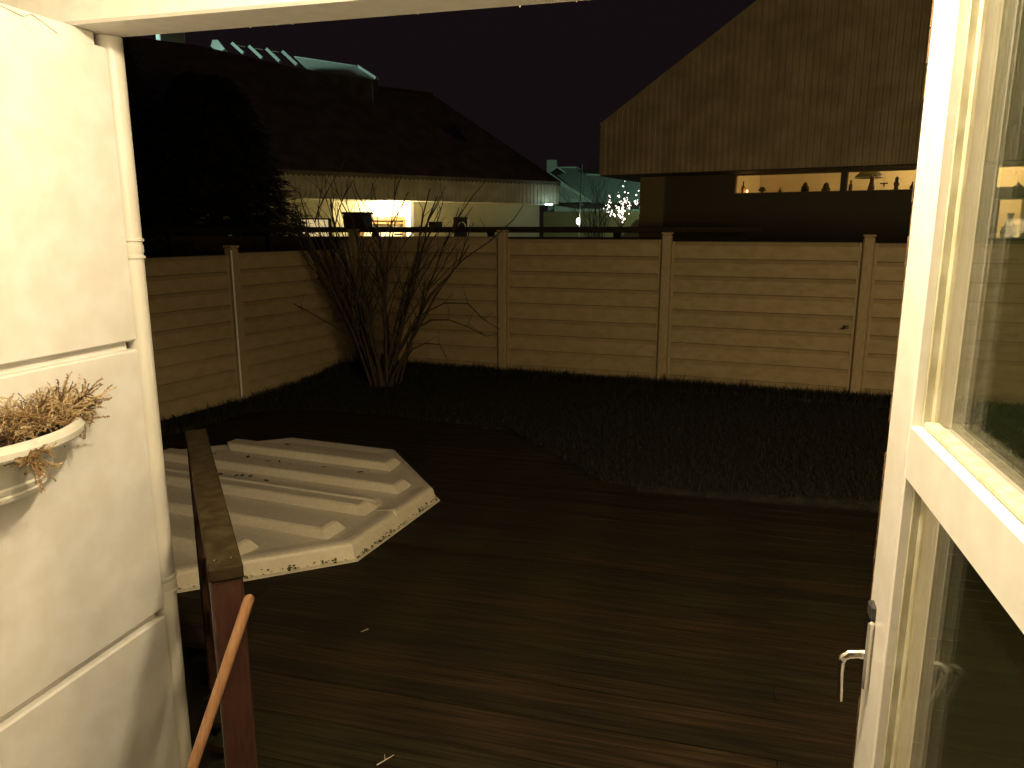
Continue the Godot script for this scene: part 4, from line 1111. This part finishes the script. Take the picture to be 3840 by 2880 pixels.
# ------------------------------------------------------------------ hot tub cover lying on the deck
func build_cover() -> void:
	var u := Vector3(0.9945, 0, 0.105)
	var w := Vector3(-0.105, 0, 0.9945)
	var xf := Transform3D(Basis(u, Vector3.UP, w), Vector3(-3.24, 0, -4.46))
	var t := thing("hot_tub_cover", "white eight-sided ribbed plastic hot tub cover lying on the deck", "cover", xf)
	var oct := func(r: float, y: float) -> Array:
		var q := []
		for k in 8:
			var a := PI / 8 + k * PI / 4
			q.append(Vector3(r / cos(PI / 8) * cos(a), y, r / cos(PI / 8) * sin(a)))
		return q
	var ap := 1.30
	# rings from the flange up over the rounded rim to the flat top
	var rings := [[ap + 0.022, 0.002], [ap + 0.022, 0.008], [ap - 0.005, 0.011], [ap - 0.022, 0.085], [ap - 0.029, 0.1], [ap - 0.045, 0.108], [ap - 0.075, 0.11], [ap - 0.14, 0.1], [ap - 0.16, 0.097]]
	for half in 2:
		var s := Shape.new()
		for i in rings.size() - 1:
			var A: Array = oct.call(rings[i][0], rings[i][1])
			var B: Array = oct.call(rings[i + 1][0], rings[i + 1][1])
			for k in 8:
				var l := (k + 1) % 8
				var quad4 := [A[k], A[l], B[l], B[k]]
				# each half ends at the seam along the local x axis
				var cl := clip_half(quad4, 0.006 if half == 0 else -0.006, half == 0)
				if cl.size() >= 3:
					var mid: Vector3 = (A[k] + A[l]) * 0.5
					for j in range(1, cl.size() - 1):
						s.tri(cl[0], cl[j], cl[j + 1], Vector3(mid.x, 0.6, mid.z))
		var top: Array = clip_half(oct.call(rings[-1][0], rings[-1][1]), 0.006 if half == 0 else -0.006, half == 0)
		for j in range(1, top.size() - 1):
			s.tri(top[0], top[j], top[j + 1], Vector3.UP)
		put("shell_half", s, M.cover, t)
	# ribs: trapezoid bars with sloped ends
	for v in [-0.86, -0.43, 0.43, 0.86]:
		var l := minf(ap - 0.2, ap + 0.54 - absf(v) - 0.2)
		put("rib", rib_shape(-l, l, v, 0.1, 0.072, 0.096, 0.056), M.cover, t)
	var c1 := rib_shape(-ap + 0.2, ap - 0.2, 0.0, 0.115, 0.088, 0.096, 0.06)
	put("seam_rib", c1, M.cover, t)
	put("seam_lip", rib_shape(-ap + 0.17, ap - 0.17, -0.035, 0.03, 0.016, 0.152, 0.014), M.cover, t)
	# overlapping lip down the rim at the seam
	for sx in [-1, 1]:
		var lip := Shape.new()
		var pr := [Vector2(ap - 0.17, 0.105), Vector2(ap - 0.07, 0.119), Vector2(ap - 0.04, 0.115), Vector2(ap - 0.016, 0.09), Vector2(ap + 0.004, 0.015), Vector2(ap + 0.02, 0.012)]
		for i in pr.size() - 1:
			lip.box(Vector3(sx * (pr[i].x + pr[i + 1].x) * 0.5, (pr[i].y + pr[i + 1].y) * 0.5, 0), Vector3((pr[i + 1] - pr[i]).length() + 0.006, 0.008, 0.035), 0.003, Basis(Vector3(0, 0, 1), sx * atan2(pr[i + 1].y - pr[i].y, pr[i + 1].x - pr[i].x)))
		put("lip", lip, M.cover, t)
	# moss and dirt caught on the flange at the house side
	var moss := Shape.new()
	var dirt := Shape.new()
	var o8: Array = oct.call(ap + 0.004, 0.012)
	for k in 650:
		var e: int = [7, 0, 1][[0, 0, 1, 1, 1, 1, 2][rng.randi() % 7]]
		var f := rng.randf()
		var p: Vector3 = o8[e].lerp(o8[(e + 1) % 8], f)
		var clump := lawn_noise.get_noise_2d(p.x * 4.0 + 31.0, p.z * 4.0)
		if clump < 0.02 and rng.randf() < 0.85:
			continue
		p += Vector3(p.x, 0, p.z).normalized() * rng.randf_range(-0.014, 0.012) + Vector3(0, absf(rng.randfn(0, 0.012)), 0)
		var sh := moss if rng.randf() < 0.6 else dirt
		var r := rng.randf_range(0.003, 0.009)
		sh.lathe([Vector2(0, r * 0.8), Vector2(r, 0), Vector2(0, -r * 0.5)], 5, p)
	# a dark streak of dirt in the rim's front corner
	for k in 60:
		var p: Vector3 = (o8[1] as Vector3).lerp(o8[1] * 0.97, rng.randf()) + Vector3(rng.randf_range(-0.014, 0.014), rng.randf_range(0.0, 0.075), rng.randf_range(-0.014, 0.014))
		dirt.lathe([Vector2(0, 0.004), Vector2(0.005, 0), Vector2(0, -0.003)], 5, p)
	put("moss", moss, M.moss, t).set_meta("kind", "stuff")
	put("dirt", dirt, M.dirt, t).set_meta("kind", "stuff")
	# dead leaves on the cover
	for k in 26:
		var p := Vector3(rng.randf_range(-0.9, 0.75), 0.1, [-0.63, -0.61, -0.2, -0.6, -0.22, 0.22, -1.02][rng.randi() % 7] + rng.randf_range(-0.06, 0.06))
		if k > 14:
			p.x = rng.randf_range(-0.35, 0.3)
		var sh := Shape.new()
		var l := rng.randf_range(0.016, 0.042)
		sh.quad(Vector3(-l, 0.002, 0), Vector3(0, 0.004, l * 0.5), Vector3(l, 0.009, 0), Vector3(0, 0.003, -l * 0.5), Vector3.UP)
		sh.quad(Vector3(-l, 0.0, 0), Vector3(0, 0.002, l * 0.5), Vector3(l, 0.007, 0), Vector3(0, 0.001, -l * 0.5), Vector3.DOWN)
		one("dead_leaf", sh, M.leaf, "tiny dark dead leaf lying on the ribbed white cover", "leaf", xf * Transform3D(Basis(Vector3.UP, rng.randf() * TAU), p), "dead leaves on the cover")

func clip_half(q: Array, lim: float, below: bool) -> Array:
	var out := []
	for i in q.size():
		var a: Vector3 = q[i]
		var b: Vector3 = q[(i + 1) % q.size()]
		var ina := (a.z <= lim) if below else (a.z >= lim)
		var inb := (b.z <= lim) if below else (b.z >= lim)
		if below:
			ina = a.z <= -0.0 + lim * 0.0
			inb = b.z <= -0.0 + lim * 0.0
			lim = 0.0
		if ina:
			out.append(a)
		if ina != inb:
			out.append(a.lerp(b, (lim - a.z) / (b.z - a.z)))
	return out

func rib_shape(x0: float, x1: float, v: float, wb: float, wt: float, y: float, hh: float) -> Shape:
	var s := Shape.new()
	var e := 0.055
	var b := [Vector3(x0, y, v - wb), Vector3(x1, y, v - wb), Vector3(x1, y, v + wb), Vector3(x0, y, v + wb)]
	var m := hh * 0.86
	var k := 0.86
	var c := []
	var d := []
	for q in b:
		var sx := -1.0 if q.x == x0 else 1.0
		var sv := -1.0 if q.z < v else 1.0
		c.append(Vector3(q.x - sx * e * k, y + m, v + sv * lerpf(wb, wt, k)))
		d.append(Vector3(q.x - sx * (e + 0.012), y + hh, v + sv * (wt - 0.012)))
	for i in 4:
		var j := (i + 1) % 4
		var o: Vector3 = (b[i] + b[j]) * 0.5 - Vector3((x0 + x1) * 0.5, y, v) + Vector3(0, 0.05, 0)
		s.quad(b[i], b[j], c[j], c[i], o)
		s.quad(c[i], c[j], d[j], d[i], o)
	s.quad(d[0], d[1], d[2], d[3], Vector3.UP)
	return s

# ------------------------------------------------------------------ railing and broom
func build_railing() -> void:
	var t := thing("railing", "weathered wooden deck railing ending in a reddish post", "railing")
	var a := Vector3(-1.135, 0, -1.473)
	var b := Vector3(-2.074, 0, -2.571)
	var d := (b - a).normalized()
	var z := -d
	var x := Vector3.UP.cross(z).normalized()
	var bs := Basis(x, Vector3.UP, z)
	put("top_plank", Shape.new().box((a + b) * 0.5 + Vector3(0, 1.112, 0), Vector3(0.082, 0.036, (b - a).length()), 0.004, bs), M.rail, t)
	put("post", Shape.new().box(a + d * 0.046 + Vector3(0, 0.546, 0), Vector3(0.078, 1.094, 0.078), 0.005, bs), M.rail_post, t)
	put("post", Shape.new().box(b - d * 0.09 + Vector3(0, 0.546, 0), Vector3(0.078, 1.094, 0.078), 0.005, bs), M.rail_post, t)
	var n := (b - a).length() - 0.22
	for y in [1.04, 0.8, 0.56, 0.32]:
		put("side_board", Shape.new().box((a + b) * 0.5 + Vector3(0, y, 0) - d * 0.02, Vector3(0.03, 0.1, n), 0.004, bs), M.rail_post, t)
	for s in [-1, 1]:
		put("nail", Shape.new().lathe([Vector2(0, 0.003), Vector2(0.004, 0.002), Vector2(0.004, 0)], 8, a + d * 0.05 + x * s * 0.02 + Vector3(0, 1.1301, 0)), M.steel, t)
	# broom leaning with its handle on the post
	var br := thing("broom", "broom with an orange wooden handle leaning against the railing post", "broom")
	var p := Vector3(-1.359, 0.03, -1.176)
	var q := Vector3(-1.073, 1.062, -1.476)
	var dir := (q - p).normalized()
	put("handle", Shape.new().tube([p + dir * 0.06, q - dir * 0.012, q - dir * 0.004, q, q + dir * 0.003], [0.0135, 0.0133, 0.012, 0.0075, 0.001], 20), M.broom, br)
	put("head", Shape.new().box(Vector3(-1.345, 0.085, -1.19), Vector3(0.34, 0.045, 0.07), 0.012, Basis(Vector3.UP, 0.5)), M.broom, br)
	var brs := Shape.new()
	for k in 120:
		var f := Basis(Vector3.UP, 0.5) * Vector3(rng.randf_range(-0.16, 0.16), 0, rng.randf_range(-0.03, 0.03)) + Vector3(-1.345, 0, -1.19)
		brs.tube([f + Vector3(0, 0.075, 0), f + Vector3(rng.randf_range(-0.01, 0.01), 0.003, rng.randf_range(-0.01, 0.01))], [0.003, 0.002], 4, false)
	put("bristles", brs, M.bristle, br).set_meta("kind", "stuff")

# ------------------------------------------------------------------ wall pot with withered heather
func build_pot() -> void:
	var c := Vector3(-1.848, 1.265, -1.462)
	var t := thing("wall_pot", "cream half-round plastic flower pot hung on the white wall", "flower pot", Transform3D(Basis.IDENTITY, c))
	var sq := Vector2(0.72, 1.0)
	put("body", Shape.new().lathe([Vector2(0.0, -0.016), Vector2(0.13, -0.016), Vector2(0.148, -0.01), Vector2(0.155, 0.002), Vector2(0.15, 0.008), Vector2(0.158, 0.013), Vector2(0.164, 0.025), Vector2(0.16, 0.031), Vector2(0.205, 0.09), Vector2(0.235, 0.12)], 40, Vector3.ZERO, -PI / 2, PI / 2, sq), M.pot, t)
	put("rim", Shape.new().lathe([Vector2(0.234, 0.115), Vector2(0.264, 0.118), Vector2(0.273, 0.126), Vector2(0.276, 0.142), Vector2(0.269, 0.155), Vector2(0.25, 0.159), Vector2(0.24, 0.15), Vector2(0.232, 0.12)], 40, Vector3.ZERO, -PI / 2, PI / 2, sq), M.pot, t)
	put("back", bc(Vector3(-0.0005, 0.002, -0.16), Vector3(0.006, 0.15, 0.16)), M.pot, t)
	put("soil", Shape.new().lathe([Vector2(0.24, 0.125), Vector2(0.12, 0.135), Vector2(0.0, 0.138)], 24, Vector3.ZERO, -PI / 2, PI / 2, sq), M.soil, t)
	var pl := thing("heather", "withered brown heather spilling out of the wall pot", "plant", Transform3D(Basis.IDENTITY, c + Vector3(0, 0.135, 0)))
	# four curved sprigs with rows of tiny dry leaves
	var kinds := []
	for v in 5:
		var s := Shape.new()
		for sh in 4:
			var pts := []
			var rad := []
			var bend: float = [0.4, 0.9, 1.6, 2.2, 1.2][v] + rng.randf_range(-0.3, 0.3)
			var yaw := Basis(Vector3.UP, sh * 1.9 + rng.randf())
			var p := Vector3.ZERO if sh == 0 else Vector3(0.004, 0.016 * sh, 0)
			var a := 0.1 if sh == 0 else rng.randf_range(0.5, 1.0)
			var n := 14 if sh == 0 else rng.randi_range(6, 9)
			for i in n:
				pts.append(p)
				rad.append(0.0015 - 0.00005 * i)
				p += yaw * Vector3(sin(a), cos(a), rng.randf_range(-0.25, 0.25)) * 0.0105
				a += bend / 14.0 + rng.randf_range(-0.14, 0.14)
			s.tube(pts, rad, 4, false)
			for i in range(1, n):
				for j in 5:
					var an := TAU * j / 5.0 + i * 0.7
					var ax: Vector3 = (pts[i] - pts[i - 1]).normalized()
					var o := ax.cross(Vector3(cos(an), 0.3, sin(an))).normalized()
					var b: Vector3 = pts[i - 1].lerp(pts[i], rng.randf())
					var tip := b + (o * 0.9 + ax * 0.6).normalized() * rng.randf_range(0.004, 0.0085)
					var w := ax.cross(o) * 0.0022
					s.tri(b - w, b + w, tip, o)
					s.tri(b - ax * 0.002, b + ax * 0.002, tip, w)
		kinds.append(s.mesh())
	for k in 295:
		var f := rng.randf_range(-1, 1)
		var zz := f * 0.25
		var xmax := 0.15 * sqrt(maxf(0.0, 1.0 - f * f * 0.9))
		var xx := rng.randf_range(0.01, xmax)
		var lean := Vector3(rng.randf_range(-0.3, 0.3), rng.randf_range(0.15, 1.0), rng.randf_range(-1.0, 1.0) - 0.1)
		var at := Vector3(xx, rng.randf_range(-0.005, 0.06) * (1.0 - 0.5 * f * f), zz)
		var sc := rng.randf_range(0.45, 0.85)
		if k < 34:
			# long shoots hanging out over the far end of the pot
			at = Vector3(rng.randf_range(0.02, 0.1), rng.randf_range(0.02, 0.06), rng.randf_range(-0.25, -0.12))
			lean = Vector3(rng.randf_range(-0.1, 0.3), rng.randf_range(-0.1, 0.7), -1.0)
			sc = rng.randf_range(0.7, 1.15)
		elif k < 44:
			# a bunch trailing down over the front of the rim
			at = Vector3(0.18, 0.015, rng.randf_range(0.0, 0.03))
			lean = Vector3(0.45, -0.8, rng.randf_range(0.2, 0.5))
			sc = rng.randf_range(0.6, 1.0)
		elif k < 130:
			at.y += 0.03
			lean.y = rng.randf_range(-0.1, 0.5)
		var y := lean.normalized()
		var side := y.cross(Vector3.UP)
		if side.length() < 0.1:
			side = Vector3.RIGHT
		var xdir := Vector3.DOWN - y * Vector3.DOWN.dot(y)
		xdir = (xdir.normalized() + side.normalized() * rng.randf_range(-0.8, 0.8)).normalized()
		xdir = (xdir - y * xdir.dot(y)).normalized()
		var b := Basis(xdir, y, xdir.cross(y)).scaled_local(Vector3.ONE * sc)
		var m: Material = M.sprig[[0, 0, 1, 1, 2, 3][rng.randi() % 6]]
		put("sprig", kinds[rng.randi() % 5], m, pl, Transform3D(b, at))

# ------------------------------------------------------------------ litter on the deck
func build_small() -> void:
	var s := Shape.new()
	s.quad(Vector3(-0.006, 0.001, -0.022), Vector3(0.006, 0.003, -0.018), Vector3(0.008, 0.006, 0.02), Vector3(-0.003, 0.003, 0.026), Vector3.UP)
	s.quad(Vector3(-0.006, 0.0, -0.022), Vector3(0.006, 0.002, -0.018), Vector3(0.008, 0.005, 0.02), Vector3(-0.003, 0.002, 0.026), Vector3.DOWN)
	one("pale_leaf", s, M.pale_leaf, "small pale curled leaf lying alone on the dark deck", "leaf", Transform3D(Basis(Vector3.UP, -0.5), Vector3(-1.59, 0.001, -3.07)))
	var tw := Shape.new().tube([Vector3(-0.02, 0.004, 0.03), Vector3(0, 0.006, 0), Vector3(0.022, 0.01, -0.03)], [0.002, 0.0018, 0.0012], 5)
	tw.tube([Vector3(0, 0.006, 0), Vector3(-0.012, 0.012, -0.02)], [0.0015, 0.001], 5)
	one("twig", tw, M.pale_leaf, "little pale forked twig on the deck near the railing post", "twig", Transform3D(Basis.IDENTITY, Vector3(-1.10, 0.0, -2.24)))
